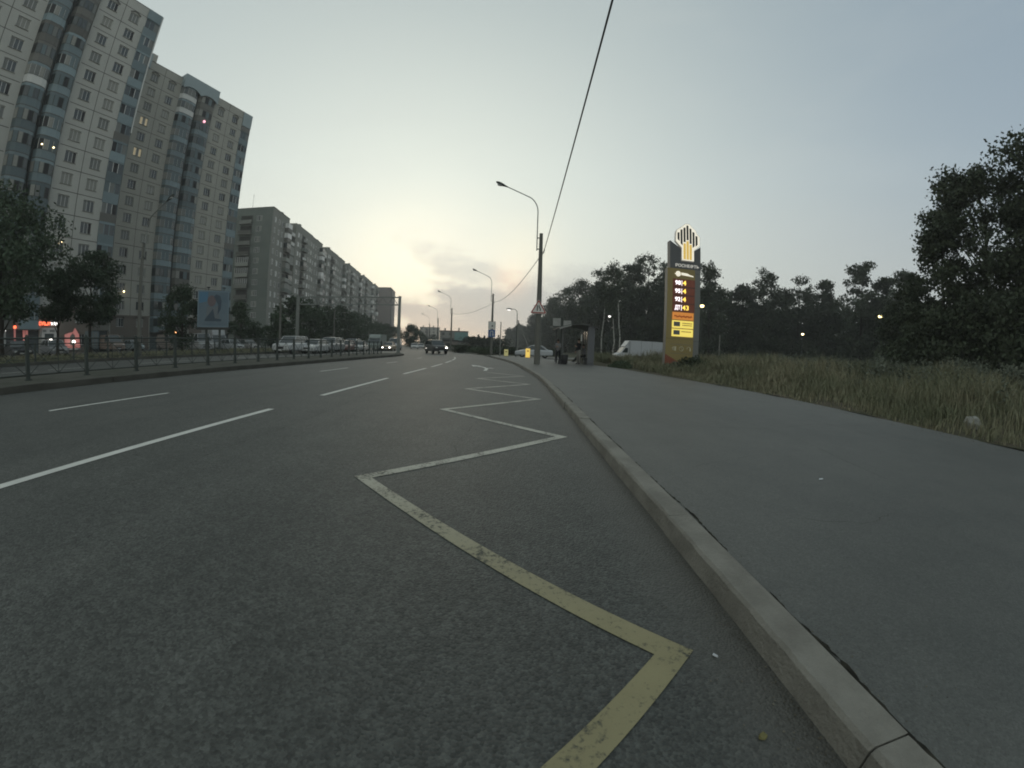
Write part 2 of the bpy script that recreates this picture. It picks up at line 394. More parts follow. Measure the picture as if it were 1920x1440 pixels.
# ------------------------------------------------------------------ the setting
def tab(t):
    ys = [a for a, _ in t]; xs = [c for _, c in t]
    return lambda y: float(np.interp(y, ys, xs))
def smooth_tab(t):
    ys = np.array([a for a, _ in t], float); xs = np.array([c for _, c in t], float)
    m = np.gradient(xs, ys)
    def f(y):
        i = int(np.clip(np.searchsorted(ys, y) - 1, 0, len(ys) - 2)); h = ys[i + 1] - ys[i]; t_ = min(max((y - ys[i]) / h, 0), 1)
        return float((2 * t_ ** 3 - 3 * t_ ** 2 + 1) * xs[i] + (t_ ** 3 - 2 * t_ ** 2 + t_) * h * m[i] + (-2 * t_ ** 3 + 3 * t_ ** 2) * xs[i + 1] + (t_ ** 3 - t_ ** 2) * h * m[i + 1])
    return f
kx = smooth_tab([(-20, .99), (-6, .99), (0, .985), (4, .99), (9, 1.02), (14, .98), (20, .62), (27.6, -.05), (36.4, -1.4), (50, -4.1), (62, -7.9), (74, -12.3), (100, -20.3), (150, -38), (230, -66), (320, -96)])
medx = smooth_tab([(-20, -11.35), (5, -11.25), (9, -11.1), (12, -10.95), (18, -10.6), (28, -10.35), (35, -10.3), (38, -10.6)])
farx = smooth_tab([(-20, -25.2), (20, -24.6), (30, -23.6), (45, -24.3), (60, -27.5), (80, -35), (110, -45), (150, -60), (230, -90), (320, -122)])
pavx = smooth_tab([(-20, 7.5), (5, 7.5), (9, 7.6), (15, 7.2), (19, 6.6), (23, 6.2), (26, 5.5), (34, 4.6), (38, 3.0), (41, .6)])

def drop(y): return .036 * (1 - min(max((y - 13) / 9.0, 0), 1))
def ribbon(name, y0, y1, n, fl, fr, z, m, nx=2, **k):
    ys = np.linspace(0, 1, n) ** 1.6 * (y1 - y0) + y0; V = []; F = []
    for y in ys:
        a, c = fl(y), fr(y)
        for j in range(nx): V.append((a + (c - a) * j / (nx - 1), y, z(a + (c - a) * j / (nx - 1), y) if callable(z) else z))
    for i in range(n - 1):
        for j in range(nx - 1): q = i * nx + j; F.append((q, q + 1, q + 1 + nx, q + nx))
    return link(name, np_mesh(name, V, F, m), None, **k)
GRD = mat('rough_grass_ground', (.06, .068, .042), .95, .1, col2=(.08, .078, .055), vs=.35, bump=.5, bs=5)
MB().quad((-520, -60, -.08), (330, -60, -.08), (330, 640, -.08), (-520, 640, -.08), GRD).build('ground', kind='structure')
ribbon('road', -20, 320, 90, lambda y: farx(y) - .05, lambda y: kx(y) + .08, 0.0, A_ROAD, kind='structure')
# side road out of the filling station, joining beyond the pavement
MB().slab([(-1.2, 42), (1.5, 42.6), (6, 45), (16, 46.5), (60, 47), (60, 58), (14, 57), (4, 53), (-3.6, 51)], -.07, .006, A_LOT).build('side_road', kind='structure')
# pavement on the right
ribbon('pavement', -20, 41, 60, lambda y: kx(y) + .17, pavx, lambda x, y: .146 - drop(y), A_PAVE, kind='structure')
MB().slab([(kx(41) + .16, 41), (.6, 41), (.4, 42), (-1.1, 42.2)], .0, .147, A_PAVE).build('pavement', kind='structure')
# driveway patch of worn gravel between shelter and price sign
MB().slab([(9, 30), (14, 31), (22, 36), (24, 46.8), (14, 46.4), (10, 40)], -.07, .03, A_LOT).build('driveway', kind='structure')

def kerb_run(name, fx, y0, y1, side, m, joints, step, width=.15, h=.155, jit=.006, low=None):
    """kerb stones laid end to end; side=+1 when the road lies at smaller x"""
    mb = MB(); prof = [(0, -.05), (.003, .08), (.006, h - .014), (.020, h), (width, h - .002), (width, -.05)]
    rr = random.Random(3)
    for a, c in zip(joints[:-1], joints[1:]):
        off0, off1 = rr.uniform(-jit, jit), rr.uniform(-jit, jit); dz0, dz1 = rr.uniform(-jit, jit) * .6, rr.uniform(-jit, jit) * .6
        n = max(2, int((c - a) / step)); V = []; F = []
        for i in range(n + 1):
            t = i / n; y = a + .003 + (c - a - .006) * t
            for k, (px, pz) in enumerate(prof):
                wv = (rr.uniform(-1, 1) * .0022 if 0 < k < 4 else 0); chip = rr.uniform(.004, .012) if (k in (2, 3) and rr.random() < .05) else 0
                V.append((fx(y) + side * (px + off0 * (1 - t) + off1 * t + wv + chip * (k == 2)), y, pz + dz0 * (1 - t) + dz1 * t + wv - chip * (k == 3) - (low(y) if low and 0 < k < 5 else 0)))
        q = len(prof)
        for i in range(n):
            for k in range(q - 1):
                f_ = (i * q + k, (i + 1) * q + k, (i + 1) * q + k + 1, i * q + k + 1); F.append(f_ if side > 0 else f_[::-1])
        F.append(tuple(range(q)) if side > 0 else tuple(range(q - 1, -1, -1))); F.append(tuple(n * q + k for k in (range(q - 1, -1, -1) if side > 0 else range(q))))
        mb.add(V, F, m)
    return mb.build(name, kind='structure')
js = [-20 + i * 1.5 for i in range(13)] + [-1.0, .49, 2.18, 3.9, 5.6, 7.3] + list(np.arange(9, 42, 1.7))
kerb_run('kerb', kx, -20, 41, 1, KERB, js, .09, width=.16, jit=.009, low=drop)
kerb_run('kerb', kx, 52, 200, 1, KERB, list(np.arange(52, 200, 3.0)), 1.0)
# central reservation
mp = [(medx(y) - .14, y) for y in np.arange(-20, 38.1, 1.0)] + [(-11.3, 40), (-12.2, 41.2), (-13.4, 40.6)] + [(-14.5, 38)] + [(-14.6, y) for y in (20, 0, -20)]
MEDM = mat('reservation_paving', (.085, .084, .073), .9, .2, col2=(.06, .064, .05), vs=1.2, bump=.5, bs=25)
MB().slab(mp, -.05, .15, MEDM).build('central_reservation', kind='structure')
kerb_run('kerb', medx, -20, 38, -1, KERB_OLD, list(np.arange(-20, 38.1, 2.0)), .4, width=.16, h=.17, jit=.012)
kerb_run('kerb', lambda y: -14.62, -20, 38, 1, KERB_OLD, list(np.arange(-20, 38.1, 2.0)), .5, width=.16, h=.17, jit=.012)
# second reservation beyond the junction
MB().slab([(medx(38) - 8.0 - .33 * (y - 60), y) for y in (60, 75, 100, 140)] + [(medx(38) - 11.0 - .33 * (y - 60), y) for y in (140, 100, 75, 61)], -.05, .15, MEDM).build('central_reservation', kind='structure')
# far side: kerb, grass strip, parking
kerb_run('kerb', lambda y: farx(y), -20, 110, -1, KERB_OLD, list(np.arange(-20, 110, 3.0)), .8, width=.16, h=.17, jit=.01)
ribbon('grass_strip', -20, 110, 50, lambda y: farx(y) - 8.5, lambda y: farx(y) - .15, lambda x, y: .13 + .05 * math.sin(x * 3.1 + y), GRD, nx=8, kind='structure')
ribbon('parking_lot', -20, 110, 20, lambda y: farx(y) - 45, lambda y: farx(y) - 8.5, .02, A_LOT, kind='structure')

# right verge: uneven soil bank
def verge_z(x, y):
    k = min(max((x - pavx(min(y, 40))) / 9.0, 0), 1); k2 = min(max((44 - y) / 10.0, 0), 1)
    return .10 + .06 * math.sin(x * .9 + y * .7) * k + .03 * math.sin(x * 2.7 - y * 1.9) + .36 * k * k * (3 - 2 * k) * k2 - .16 * (1 - k2)
ribbon('verge', -20, 45, 110, lambda y: pavx(min(y, 41)) - .05 if y < 41 else 9, lambda y: 75, verge_z, SOIL, nx=120, kind='structure')

# ------------------------------------------------------------------ road markings
def strip(pts, wd, z=.0045, sub=.5):
    mb = []; V = []; F = []
    P = [Vector(p) for p in pts]; L_, R_ = [], []
    for i, p in enumerate(P):
        a = (p - P[i - 1]).normalized() if i else None; c = (P[i + 1] - p).normalized() if i < len(P) - 1 else None
        d = a if c is None else c if a is None else (a + c).normalized()
        nrm = Vector((-d.y, d.x)); sc_ = 1.0
        if a is not None and c is not None:
            na = Vector((-a.y, a.x))
            if (a + c).length < 1e-4: nrm = na
            sc_ = 1 / max(nrm.dot(na), .2)
        L_.append(p + nrm * wd / 2 * sc_); R_.append(p - nrm * wd / 2 * sc_)
    for i in range(len(P)): V += [(L_[i].x, L_[i].y, z), (R_[i].x, R_[i].y, z)]
    for i in range(len(P) - 1): F.append((2 * i, 2 * i + 1, 2 * i + 3, 2 * i + 2))
    return V, F
def mark(pts, wd, m, name='road_marking', **k):
    V, F = strip(pts, wd); mb = MB(); mb.add(V, F, m); return mb.build(name, kind='structure', **k)
l1 = tab([(-10, -4.0), (8, -3.95), (20, -4.02), (24, -4.12), (29, -4.4), (34, -4.85), (38, -5.6)])
for a, c in [(-6.5, -1.6), (.9, 5.82), (7.7, 12.35), (14.3, 18.3), (19.6, 23.2), (24.6, 28.5), (29.4, 33.5), (34.2, 37.5)]:
    mark([(l1(y), y) for y in np.linspace(a, c, 4)], .125, P_WHITE)
l2 = tab([(-10, -7.75), (4, -7.6), (7, -7.45), (15, -7.35), (24, -7.1), (33, -7.6)])
for a, c in [(-5, -2.5), (4.05, 6.8), (14.2, 16.8), (22.0, 24.0), (30.8, 32.8)]:
    mark([(l2(a), a), (l2(c), c)], .10, P_WHITE)
zig = [(x * 1.1, y * 1.1) for x, y in [(-1.09, -4.0), (.58, -2.4), (-1.10, -.62), (.59, 1.03), (-1.09, 2.74), (.60, 4.42), (-1.04, 6.06), (.55, 7.74), (-1.03, 9.15), (.50, 10.85), (-1.05, 12.2), (.44, 13.9), (-.95, 15.3)]]
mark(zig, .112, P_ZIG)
mark([(-1.2, 17.9), (-1.22, 19.6), (-1.45, 20.7), (-1.85, 21.8)], .15, P_WHITE)
MB().add([(-1.62, 21.95, .005), (-2.1, 21.45, .005), (-2.35, 22.9, .005)], [(0, 2, 1)], P_WHITE).build('road_marking', kind='structure')
mark([(-1.25, 20.0), (-.95, 20.3)], .3, P_WHITE)
for a, c in [(2, 6.5), (8.5, 10), (10.6, 12.4), (16, 20), (24, 28), (32, 36)]:
    mark([(-19.7, a), (-19.6, c)], .12, P_WHITE)
mark([(-15.3, -5), (-15.3, 36)], .09, P_WHITE)

# long settlement cracks, and the earthy gap behind the kerb stones
CRK = mat('crack_dirt', (.022, .021, .018), .95, .05, col2=(.045, .043, .033), vs=9)
def crack(name, pts, w_, z, seed, n=60, m=CRK, wig=.016):
    g = np.random.default_rng(seed); P = np.array(pts, float); t = np.linspace(0, 1, n); q = np.stack([np.interp(t, np.linspace(0, 1, len(P)), P[:, k]) for k in (0, 1)], 1)
    j = np.cumsum(g.normal(size=(n, 2)) * wig * .35, 0); j -= np.linspace(0, 1, n)[:, None] * j[-1]; q += j; ww = w_ * .62 * np.abs(g.normal(.6, .45, n)) * np.sin(np.pi * np.clip(t, .03, .97)) ** .4
    d = np.gradient(q, axis=0); d /= np.linalg.norm(d, axis=1)[:, None]; nr = np.stack([-d[:, 1], d[:, 0]], 1)
    V = np.concatenate([np.c_[q + nr * ww[:, None] / 2, np.full(n, z)], np.c_[q - nr * ww[:, None] / 2, np.full(n, z)]]); F = [(i, i + 1, n + i + 1, n + i) for i in range(n - 1)]
    link(name, np_mesh(name, V, [f[::-1] for f in F], m), None, kind='structure')
for k, (pts, ww) in enumerate([([(1.75, 2.1), (2.3, 1.8), (2.7, 1.9)], .006), ([(1.6, 3.2), (2.6, 3.6), (3.2, 3.4)], .006), ([(2.2, 5.2), (3.9, 5.0), (5.0, 5.4), (6.6, 5.2)], .010), ([(1.8, 8.5), (4.0, 8.2), (6.8, 8.6)], .012), ([(3.4, 2.3), (3.8, 4.4), (3.6, 7.5), (3.9, 12)], .008), ([(5.6, 3.0), (5.3, 6.0), (5.8, 10.0)], .008), ([(1.5, 13.5), (6.3, 13.2)], .014)]):
    crack('pavement_crack', pts, ww, .116 if pts[0][1] < 13 else .117, k)
for k, (pts, ww) in enumerate([([(-.2, 3.1), (-.6, 4.2), (-.4, 6.5), (-.7, 9)], .006), ([(-3.0, 2.0), (-2.9, 5.0), (-3.2, 9.0), (-3.0, 14)], .009), ([(-5.6, 1.0), (-5.9, 5.0), (-5.7, 12)], .010), ([(-8.8, 2.0), (-9.1, 8.0), (-8.9, 16)], .012), ([(-3.9, 7.2), (-1.5, 7.0), (.9, 7.3)], .007)]):
    crack('road_crack', pts, ww, .0035, 20 + k, n=90)
for k in range(14):
    ya = -1 + k * 1.15 + .2 * (k % 3); crack('kerb_gap_dirt', [(kx(ya) + .172, ya), (kx(ya + .5) + .178, ya + .5), (kx(ya + .95) + .172, ya + .95)], .042, .147 - drop(ya + .5) + .0015, 40 + k, n=36, wig=.008)

def grit():
    g = np.random.default_rng(77); P = []; S = []
    for n, y0, y1, f, lo, hi, s0, s1, zf in ((1500, .3, 14, lambda y: kx(y), -.30, -.01, .0022, .007, lambda y: .0045), (3200, -1, 26, pavx, -.55, .08, .004, .016, lambda y: .1475 - drop(y)), (420, .3, 12, lambda y: kx(y) + .17, .01, .35, .002, .006, lambda y: .1475 - drop(y))):
        y = y0 + (y1 - y0) * g.uniform(0, 1, n) ** 1.4; u = g.uniform(0, 1, n) ** 2; x = np.array([f(v) for v in y]) + (hi + (lo - hi) * u if hi <= .1 else lo + (hi - lo) * u)
        P.append(np.stack([x, y, [zf(v) for v in y]], 1)); S.append(g.uniform(s0, s1, n) * g.uniform(.4, 1, n))
    P = np.concatenate(P); S = np.concatenate(S)[:, None]; n = len(P); a = g.uniform(0, 6.28, n)[:, None]
    ux = np.concatenate([np.cos(a), np.sin(a), 0 * a], 1) * S; uy = np.concatenate([-np.sin(a), np.cos(a), 0 * a], 1) * S * .7; up_ = np.array([0, 0, 1]) * S * .6
    V = np.stack([P - ux, P - uy, P + ux, P + uy, P + up_], 1).reshape(-1, 3); i = np.arange(n)[:, None] * 5
    F = np.concatenate([i + [0, 1, 4], i + [1, 2, 4], i + [2, 3, 4], i + [3, 0, 4]])
    link('grit', np_mesh('grit', V, F, mat('grit', (.17, .155, .12), .9, .2, col2=(.05, .045, .035), vs=14)), None, label='loose grit and soil crumbs along the kerb and the pavement edge', cat='grit', kind='stuff')
grit()

# ------------------------------------------------------------------ small litter on the asphalt
PAPER = mat('paper', (.55, .57, .60), .8, .2)
def scrap(x, y, z, s, label, m=PAPER, ratio=.45, rz=0.6):
    mb = MB(); rr = random.Random(int(x * 100)); V = []; n = 9
    top = [(s * math.cos(2 * math.pi * i / n) * rr.uniform(.75, 1), s * ratio * math.sin(2 * math.pi * i / n) * rr.uniform(.75, 1)) for i in range(n)]
    V = [(a, c, .002) for a, c in top] + [(a * .8, c * .8, .006 + rr.uniform(0, .006)) for a, c in top] + [(0, 0, .009)]
    F = [(i, (i + 1) % n, (i + 1) % n + n, i + n) for i in range(n)] + [(i + n, (i + 1) % n + n, 2 * n) for i in range(n)]
    mb.add(V, F, m); return mb.build('litter', loc=(x, y, z), rz=rz, label=label, cat='litter')
LEAFM = mat('dry_leaf', (.17, .155, .07), .9, .1, var=.3, vs=30)
scrap(.80, 1.085, .004, .014, 'small white scrap of paper lying in the gutter beside the zigzag tip', ratio=.4, rz=2.2)
scrap(.79, .70, .004, .02, 'yellowish fallen leaf on the asphalt near the kerb', LEAFM, .8)
scrap(2.72, 2.72, .112, .03, 'tiny pale scrap of paper on the grey pavement', ratio=.35, rz=.1)
scrap(1.02, .80, .004, .012, 'tiny light pebble at the foot of the kerb', LEAFM, .6)

# ------------------------------------------------------------------ railing on the central reservation
def railing(name, pts, h, rz_top, label, spacing=None, thick=1.0, pm=STEEL_D):
    t = empty(name, (*pts[0], .15), label=label, cat='railing')
    bx, by = pts[0]
    P = [Vector((x - bx, y - by, 0)) for x, y in pts]
    for i, p in enumerate(P):
        mb = MB(); r = .045 * thick
        mb.box(p.x - r, p.x + r, p.y - r, p.y + r, 0, h, pm); mb.box(p.x - .075, p.x + .075, p.y - .075, p.y + .075, 0, .03, pm); mb.ball((p.x, p.y, h + .01), .05 * thick, pm, 8, 5)
        mb.build('post', t)
    for a, c in zip(P[:-1], P[1:]):
        mb = MB(); d = (c - a).normalized()
        a2, c2 = a + d * .05, c - d * .05
        for z, r in ((h - .04, .026), (h - .19, .016), (.14, .016)):
            mb.tube([a2 + Vector((0, 0, z)), c2 + Vector((0, 0, z))], r * thick, pm, 6)
        m_ = (a2 + c2) / 2
        for u, v in ((a2, m_), (m_, c2)):
            mb.tube([u + Vector((0, 0, .14)), v + Vector((0, 0, h - .19))], .011 * thick, pm, 5); mb.tube([v + Vector((0, 0, .14)), u + Vector((0, 0, h - .19))], .011 * thick, pm, 5)
        mb.tube([m_ + Vector((0, 0, .14)), m_ + Vector((0, 0, h - .19))], .011 * thick, pm, 5)
        mb.build('rail_panel', t)
    return t
fy = [-1.8, .2, 2.2, 4.2, 6.25, 8.15, 10.1, 11.95, 13.8, 15.6, 17.4, 19.1, 20.8, 22.5, 24.1, 25.7, 27.2, 28.8, 30.4, 32.0, 33.5, 35.0, 36.4, 37.8]
fx_ = tab([(-5, -12.95), (8, -12.75), (16, -12.6), (26, -12.4), (33, -12.5), (38, -12.9)])
railing('railing', [(fx_(y), y) for y in fy], 1.15, 0, 'long grey steel railing with crossed bars along the central reservation')
fy2 = list(np.arange(8.2, 37, 2.4))
railing('railing', [(farx(y) - .55, y) for y in fy2], 1.0, 0, 'low grey cross-braced railing on the far side of the opposite carriageway', thick=.9)
# ------------------------------------------------------------------ apartment towers
def window_mesh(name, wd, h, kind, arch=False, frame=WHITE_S):
    """a window set in its opening: back pane, sash bars, sill; local x across, -y outward, z up from sill"""
    mb = MB(); t = .055
    glass = {'glass': GLASS, 'curt': CURT, 'blind': CURT2, 'lit': WARMW, 'open': GLASS}[kind]
    mb.box(0, wd, .0, .03, 0, h, glass)
    for x in (0, wd - t): mb.box(x, x + t, -.035, 0, 0, h, frame)
    for z in (0, h - t): mb.box(t, wd - t, -.035, 0, z, z + t, frame)
    for fx in ([.5] if wd < 1.25 else [.34, .67]):
        mb.box(wd * fx - t / 2, wd * fx + t / 2, -.034, 0, t, h - t, frame)
    if kind == 'open':
        mb.box(wd * .67 + t / 2, wd - t, -.012, 0, t, h - t, GLASS_O)
    if kind == 'glass': mb.box(t, wd * .34 - t / 2, -.010, 0, t, h - t, CURT2)
    if kind == 'lit': mb.box(wd * .34 + t / 2, wd * .67 - t / 2, -.010, 0, t, h - t, CURT)
    mb.box(-.05, wd + .05, -.28, -.04, -.05, -.012, CONC)     # sill ledge
    if arch:
        pts = [(-.12 + (wd + .24) * i / 10, h + .42 * math.sin(math.pi * i / 10)) for i in range(11)]
        inn = [(wd * i / 10, h + .27 * math.sin(math.pi * i / 10)) for i in range(10, -1, -1)]
        for i in range(10): mb.prism([pts[i], pts[i + 1], inn[9 - i], inn[10 - i]], -.30, -.2, JOINT)
    return mb.mesh(name)
WK = {}
def win(wd, h, kind, arch=False):
    k = (round(wd, 2), round(h, 2), kind, arch)
    if k not in WK: WK[k] = window_mesh('window', wd, h, kind, arch)
    return WK[k]
def panel_wall(mb, cols, x0, z_levels, wm, y=0, wd=1.45, wh=1.45, sill=.85, depth=.2):
    """wall cells with window openings; cols = list of cell widths. returns openings"""
    ops = []; x = x0
    for cwid in cols:
        for za, zb in zip(z_levels[:-1], z_levels[1:]):
            ww = min(wd, cwid - .8); a = x + (cwid - ww) / 2; c = a + ww; s = za + sill; t = s + wh
            for (p, q, r_, s2) in ((x, a, za, zb), (c, x + cwid, za, zb), (a, c, za, s), (a, c, t, zb)):
                mb.quad((p, y, r_), (q, y, r_), (q, y, s2), (p, y, s2), wm)
            mb.quad((a, y, s), (a, y + depth, s), (a, y + depth, t), (a, y, t), wm); mb.quad((c, y, s), (c, y, t), (c, y + depth, t), (c, y + depth, s), wm)
            mb.quad((a, y, t), (a, y + depth, t), (c, y + depth, t), (c, y, t), wm); mb.quad((a, y, s), (c, y, s), (c, y + depth, s), (a, y + depth, s), wm)
            ops.append((a, s, ww))
        x += cwid
    return ops
def loggia_mesh(wd, variant, cor=.9, h=2.8):
    """one storey of a faceted glazed loggia, projecting by cor"""
    rr = random.Random(variant * 31 + int(wd * 10))
    mb = MB(); e = wd * .2
    pl = [(.02, 0), (e * .55, -cor * .75), (e * 1.5, -cor), (wd - e * 1.5, -cor), (wd - e * .55, -cor * .75), (wd - .02, 0)]
    par = [TEAL, TEAL_D, GREYBR, TEAL, TEAL_D, GREYBR, TEAL_D, WHITE_S][variant % 8]
    up_ = [TEAL_D, TEAL, GREYBR][variant % 3]
    mb.slab(pl, 0, .12, JOINT)
    for i, ((xa, ya), (xb, yb)) in enumerate(zip(pl[:-1], pl[1:])):
        d = Vector((xb - xa, yb - ya, 0)); n = Vector((d.y, -d.x, 0)).normalized()
        def pan(t0, t1, z0, z1, m, out=0.0):
            a = Vector((xa, ya, 0)) + d * t0 + n * out; c = Vector((xa, ya, 0)) + d * t1 + n * out
            mb.quad((a.x, a.y, z0), (c.x, c.y, z0), (c.x, c.y, z1), (a.x, a.y, z1), m)
        pan(0, 1, .12, 1.12, par); pan(0, 1, 2.45, 2.8, up_)
        ns_ = 2 if d.length > .9 else 1
        if d.length > 1.6: ns_ = 3
        for k in range(ns_):
            g = rr.choice([GLASS, GLASS, TEAL_D, GLASS_O, CURT2, GLASS, CURT, TEAL_D]) if variant % 8 != 7 else rr.choice([CURT, CURT2, GLASS])
            t0, t1 = k / ns_, (k + 1) / ns_; f_ = .05 / max(d.length, .3)
            pan(t0, t1, 1.12, 2.45, g)
            pan(t0, t0 + f_, 1.12, 2.45, WHITE_S if variant % 4 in (3,) else STEEL_D, .012); pan(t1 - f_, t1, 1.12, 2.45, STEEL_D, .012)
        pan(0, 1, 1.10, 1.17, STEEL_D, .016)
    mb.box(0, .06, -cor * .05, 0, 0, 2.8, JOINT)
    return mb.mesh('loggia')
LG = {}
def loggia(wd, v, cor=.9):
    k = (wd, v, cor)
    if k not in LG: LG[k] = loggia_mesh(wd, v, cor)
    return LG[k]
def tower(loc, rz, secs, label, wallm, top_w, lights={}, seed=1, group=None, end_fascia=BLUEP, strip_side=False):
    """secs from the near (left) end: ('panel', [col widths]) / ('bay', [loggia widths]) / ('end', width)"""
    rr = random.Random(seed); t = empty('apartment_tower', (*loc, 0), rz, label=label, cat='apartment block')
    z0, fl, nf = 5.5, 2.8, 15; zt = z0 + fl * nf; roof = zt + 1.5; L_ = sum((sum(s[1]) if s[0] != 'end' else s[1]) for s in secs); dep = 15
    lv = [z0 + fl * i for i in range(nf + 1)]
    wall = MB(); base = MB(); roofm = MB(); jn = MB(); wins = []
    wall.quad((0, dep, 0), (0, dep, roof), (L_, dep, roof), (L_, dep, 0), wallm); wall.quad((0, 0, 0), (0, 0, roof), (0, dep, roof), (0, dep, 0), wallm)
    wall.quad((L_, 0, 0), (L_, dep, 0), (L_, dep, roof), (L_, 0, roof), wallm)
    x = 0; seci = 0
    for kind, spec in secs:
        if kind == 'panel':
            wsum = sum(spec)
            for a, s, ww in panel_wall(wall, spec, x, lv, wallm): wins.append((a, s, ww, 1.45, abs(s - lv[-2] - .85) < .1, seci))
            wall.quad((x, 0, zt), (x + wsum, 0, zt), (x + wsum, 0, roof), (x, 0, roof), wallm)
            for z in lv[1:]: jn.box(x, x + wsum, -.004, 0, z - .05, z + .05, JOINT)
            xx = x
            for c_ in spec: jn.box(xx - .04, xx + .04, -.006, 0, z0, roof, JOINT); xx += c_
            for a, s, ww in panel_wall(base, spec, x, [0, 2.7, z0], BASEW, wd=1.3, wh=1.35, sill=.95): wins.append((a, s, ww, 1.35, s > 2, seci))
            base.box(x, x + wsum, -.16, -.002, z0 - .22, z0, BASEW); base.build('plinth_wall', t); base = MB()
            x += wsum
        elif kind == 'bay':
            wsum = sum(spec)
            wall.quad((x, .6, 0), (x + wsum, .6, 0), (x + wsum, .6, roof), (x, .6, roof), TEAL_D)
            for sx in (x, x + wsum): wall.box(sx - .08, sx + .08, -.05, .6, 0, roof, wallm)
            xx = x
            for bi, bw in enumerate(spec):
                v = rr.randrange(7)
                for i in range(-1, nf):
                    if rr.random() < .5: v = rr.randrange(8) if rr.random() < .3 else rr.randrange(7)
                    link('loggia', loggia(round(bw - .12, 2), v), t, (xx + .06, 0, z0 + fl * i if i >= 0 else z0 - fl))
                xx += bw
            if top_w: # scalloped fascia over the bays
                fm = MB(); xx = x
                for bw in spec:
                    pts = [(xx, roof + .6), (xx, zt - .85)] + [(xx + bw * k / 8, zt - .1 - .75 * abs(k / 4 - 1) ** 2.4) for k in range(1, 8)] + [(xx + bw, zt - .85), (xx + bw, roof + .6)]
                    fm.prism(pts, -1.12, -.98, BLUEP); xx += bw
                fm.box(x, x + wsum, -1.0, .6, roof + .3, roof + .6, BLUEP); fm.box(x, x + .12, -1.0, 0, zt - .3, roof + .3, BLUEP); fm.box(x + wsum - .12, x + wsum, -1.0, 0, zt - .3, roof + .3, BLUEP)
                fm.build('fascia', t)
            x += wsum
        else:
            wd = spec; v = 0
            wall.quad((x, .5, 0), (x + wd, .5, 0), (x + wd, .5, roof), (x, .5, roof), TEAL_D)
            for i in range(-1, nf):
                lo = rr.randrange(3); mb = MB(); z = 0
                par = [TEAL, TEAL_D, GREYBR][lo]
                mb.box(0, wd, -.12, .5, 0, 1.15, par); mb.box(0, wd, -.12, .5, 2.5, 2.8, TEAL if lo else TEAL_D)
                for k in range(3):
                    g = rr.choice([GLASS, TEAL_D, CURT2, GLASS, GLASS_O]); mb.box(wd * k / 3 + .04, wd * (k + 1) / 3 - .04, -.06, .1, 1.15, 2.5, g)
                    mb.box(wd * k / 3 - (.0 if k == 0 else .04), wd * k / 3 + .04, -.10, .1, 1.15, 2.5, WHITE_S if rr.random() < .4 else TEAL)
                mb.box(wd - .04, wd, -.10, .1, 1.15, 2.5, TEAL)
                mb.build('loggia', t, (x, 0, z0 + fl * i if i >= 0 else z0 - fl))
            fm = MB(); fm.box(x, x + wd + .02, -.2, .6, zt - (1.6 if end_fascia is BLUEP else .1), roof - .02, end_fascia); fm.build('fascia', t)
            if strip_side:
                mb = MB(); mb.box(x + wd + .005, x + wd + .16, -.24, .4, zt - 18, roof - .1, WHITE_S); mb.build('corner_flashing', t)
            x += wd
        seci += 1
    wall.build('wall', t); jn.build('panel_joints', t)
    roofm.box(.05, L_ - .05, .3, dep - .05, roof - .9, roof - .6, ROOF)
    rf = roofm.build('roof', t)
    for q in np.arange(1.5, L_ - 2, 5.2): pb = MB(); pb.box(q, q + 1.4, 3, 4.2, roof - .6, roof + rr.choice([.2, .6, 1.0]), wallm); pb.build('roof_vent', rf)
    pb = MB()
    pb.box(-.02, L_ + .02, -.03, .28, roof, roof + .09, ROOF)
    pb.build('parapet', rf)
    far_ = []
    for i, (a, s, ww, hh, arch, si) in enumerate(wins):
        k = rr.choices(['glass', 'curt', 'blind', 'open'], [3, 4, 3, 2])[0]
        if (si, round(a), round(s)) in lights: k = 'lit'
        far_.append((a, s, ww, hh, arch, k))
    far_.sort(key=lambda q: -q[0])
    for a, s, ww, hh, arch, k in far_[:98]: link('window', win(ww, hh, k, arch), t, (a, .17, s))
    if far_[98:]:
        mb = MB()
        for a, s, ww, hh, arch, k in far_[98:]:
            me = win(ww, hh, k, arch); mb.add([(v.co.x + a, v.co.y + .17, v.co.z + s) for v in me.vertices], [tuple(p.vertices) for p in me.polygons], WHITE_S)
            mb.M[-len(me.polygons):] = [mb.mi(me.materials[p.material_index]) for p in me.polygons]
        mb.build('window', t, kind='stuff')
    return t
def at_u(p, rz, s): return (p[0] + math.cos(rz) * s, p[1] + math.sin(rz) * s)
RZ1 = R(76)
A1 = (-52.3, 36.9); LT1 = 2.2 + 6.6 + 5.9 + 6.6 + 6
T1 = tower(at_u(A1, RZ1, -LT1), RZ1, [('bay', [3.0, 3.0]), ('panel', [3.3, 3.3]), ('bay', [2.95, 2.95]), ('panel', [3.3, 3.3]), ('end', 2.2)],
      'nearest tall panel apartment tower, pale grey with teal glazed bays, leftmost in the street', PANEL_A, False, seed=11, end_fascia=TEAL, strip_side=True)
B2 = (-56.2, 67.7); LT2 = 2.3 + 7.3 + 7.8 + 7.0 + 6
T2 = tower(at_u(B2, RZ1, -LT2), RZ1, [('bay', [3.0, 3.0]), ('panel', [3.5, 3.5]), ('bay', [3.9, 3.9]), ('panel', [3.65, 3.65]), ('end', 2.3)],
      'second buff panel apartment tower with a pale blue fascia over its twin glazed bays', PANEL_B, True, lights={(1, 7, 37), (1, 7, 32)}, seed=23)
